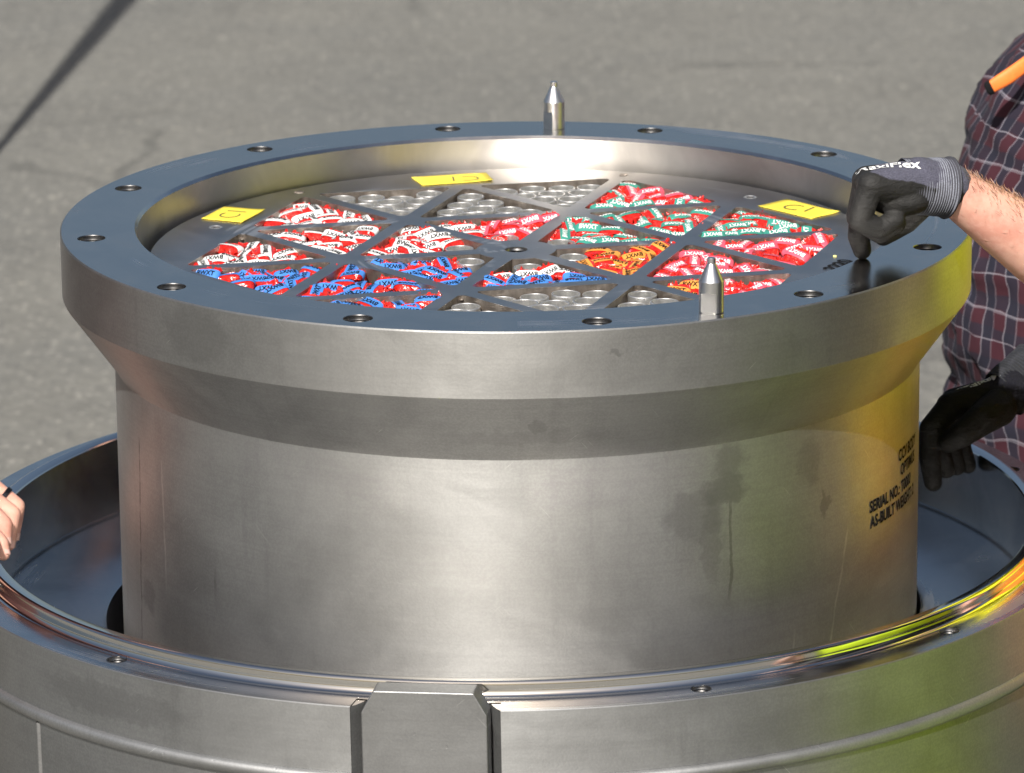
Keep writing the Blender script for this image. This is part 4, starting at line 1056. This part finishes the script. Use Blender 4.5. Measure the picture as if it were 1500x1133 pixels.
# orange strap with a black end at his chest
Ys = 0.70
a_, b_, c_ = at(1452, 128, Ys), at(1478, 112, Ys), at(1530, 74, Ys + 0.03)
def strip(name, pts, rx, ry, mat):
    v = []; f = []; NT = 16
    for i, p in enumerate(pts):
        d = ((pts[min(i + 1, len(pts) - 1)]) - (pts[max(i - 1, 0)])).normalized(); s1 = d.cross(Vector((0, 1, 0))).normalized(); s2 = d.cross(s1)
        for j in range(NT):
            t = 2 * math.pi * j / NT; ct, st = math.cos(t), math.sin(t)
            groove = 1 - 0.25 * math.exp(-((t - 4.7) / 0.3) ** 2)
            v.append(p + s1 * (rx[i] * math.copysign(abs(ct) ** 0.7, ct)) + s2 * (ry[i] * groove * math.copysign(abs(st) ** 0.7, st)) - PL.location)
    for i in range(len(pts) - 1):
        for j in range(NT): f.append((i * NT + j, i * NT + (j + 1) % NT, (i + 1) * NT + (j + 1) % NT, (i + 1) * NT + j))
    f.append(tuple(range(NT))); f.append(tuple(len(v) - NT + j for j in range(NT)))
    return from_py(name, v, f, mat, PL, smooth=40)
M_ORANGE = simple('orange_webbing', (0.90, 0.20, 0.035), 0.6, 0, 0.08, 120)
stp = strip('strap', [a_, a_.lerp(b_, 0.5), b_, b_.lerp(c_, 0.5), c_], [0.0080, 0.0092, 0.0096, 0.0090, 0.0088], [0.004, 0.005, 0.0052, 0.005, 0.005], M_ORANGE)
e_ = at(1444, 132, Ys)
se = strip('strap_end', [e_, e_.lerp(a_, 0.3), a_ + (a_ - e_) * 0.15], [0.0050, 0.0088, 0.0092], [0.004, 0.0055, 0.0058], M_BLACKINK)
se.parent = stp
# ------------------------------------------------------------------ the mast whose shadow crosses the pavement
def ground_pt(px, py):
    d = _fw + ((px - 750) / CAM_F) * _r2 - ((py - 566.5) / CAM_F) * _u2
    return CAM_P + d * (-CAM_P.z / d.z)
ga, gb = ground_pt(2, 213), ground_pt(178, 4)
# height of the mast where it shades ga and gb, standing so that the shadow runs from ga to gb
sh_dir = Vector((-S.x, -S.y)) / S.z
hA, hB = 1.6, 1.6 + (gb - ga).length * math.tan(SUN_EL) * 0.0 + 0
def mast_at(gp, h): return Vector((gp.x, gp.y, 0)) - Vector((sh_dir.x, sh_dir.y, 0)) * h + Vector((0, 0, h))
hA = 0.9; mA = mast_at(ga, hA)
hB = hA + (gb - ga).length / Vector(sh_dir).length; mB = mast_at(gb, hB)
ext = (mB - mA); base_t = -mA.z / ext.z
m0 = mA + ext * base_t; m1 = mA + ext * 1.25
def mast_r(p):
    t = (p.z - mA.z) / ext.z; return 0.012 + 0.026 * max(0, min(1.3, t))
v = []; f = []; NTm = 14; cuts = 12
for i in range(cuts + 1):
    p = m0.lerp(m1, i / cuts); r = mast_r(p)
    for j in range(NTm):
        a = 2 * math.pi * j / NTm; v.append(Vector((p.x + r * math.cos(a), p.y + r * math.sin(a), p.z)) - Vector((m0.x, m0.y, 0)))
for i in range(cuts):
    for j in range(NTm): f.append((i * NTm + j, i * NTm + (j + 1) % NTm, (i + 1) * NTm + (j + 1) % NTm, (i + 1) * NTm + j))
f.append(tuple(cuts * NTm + j for j in range(NTm)))
MS = empty('slender_mast', (m0.x, m0.y, 0), 'slender mast whose long shadow crosses the pavement at the upper left', 'mast')
from_py('mast_pole', v, f, simple('mast_paint', (0.3, 0.3, 0.3), 0.5), MS, smooth=60)
lathe('mast_foot', [(0.09, 0.0), (0.09, 0.012), (0.02, 0.016), (0.012, 0.05)], 24, M_DARK, MS)
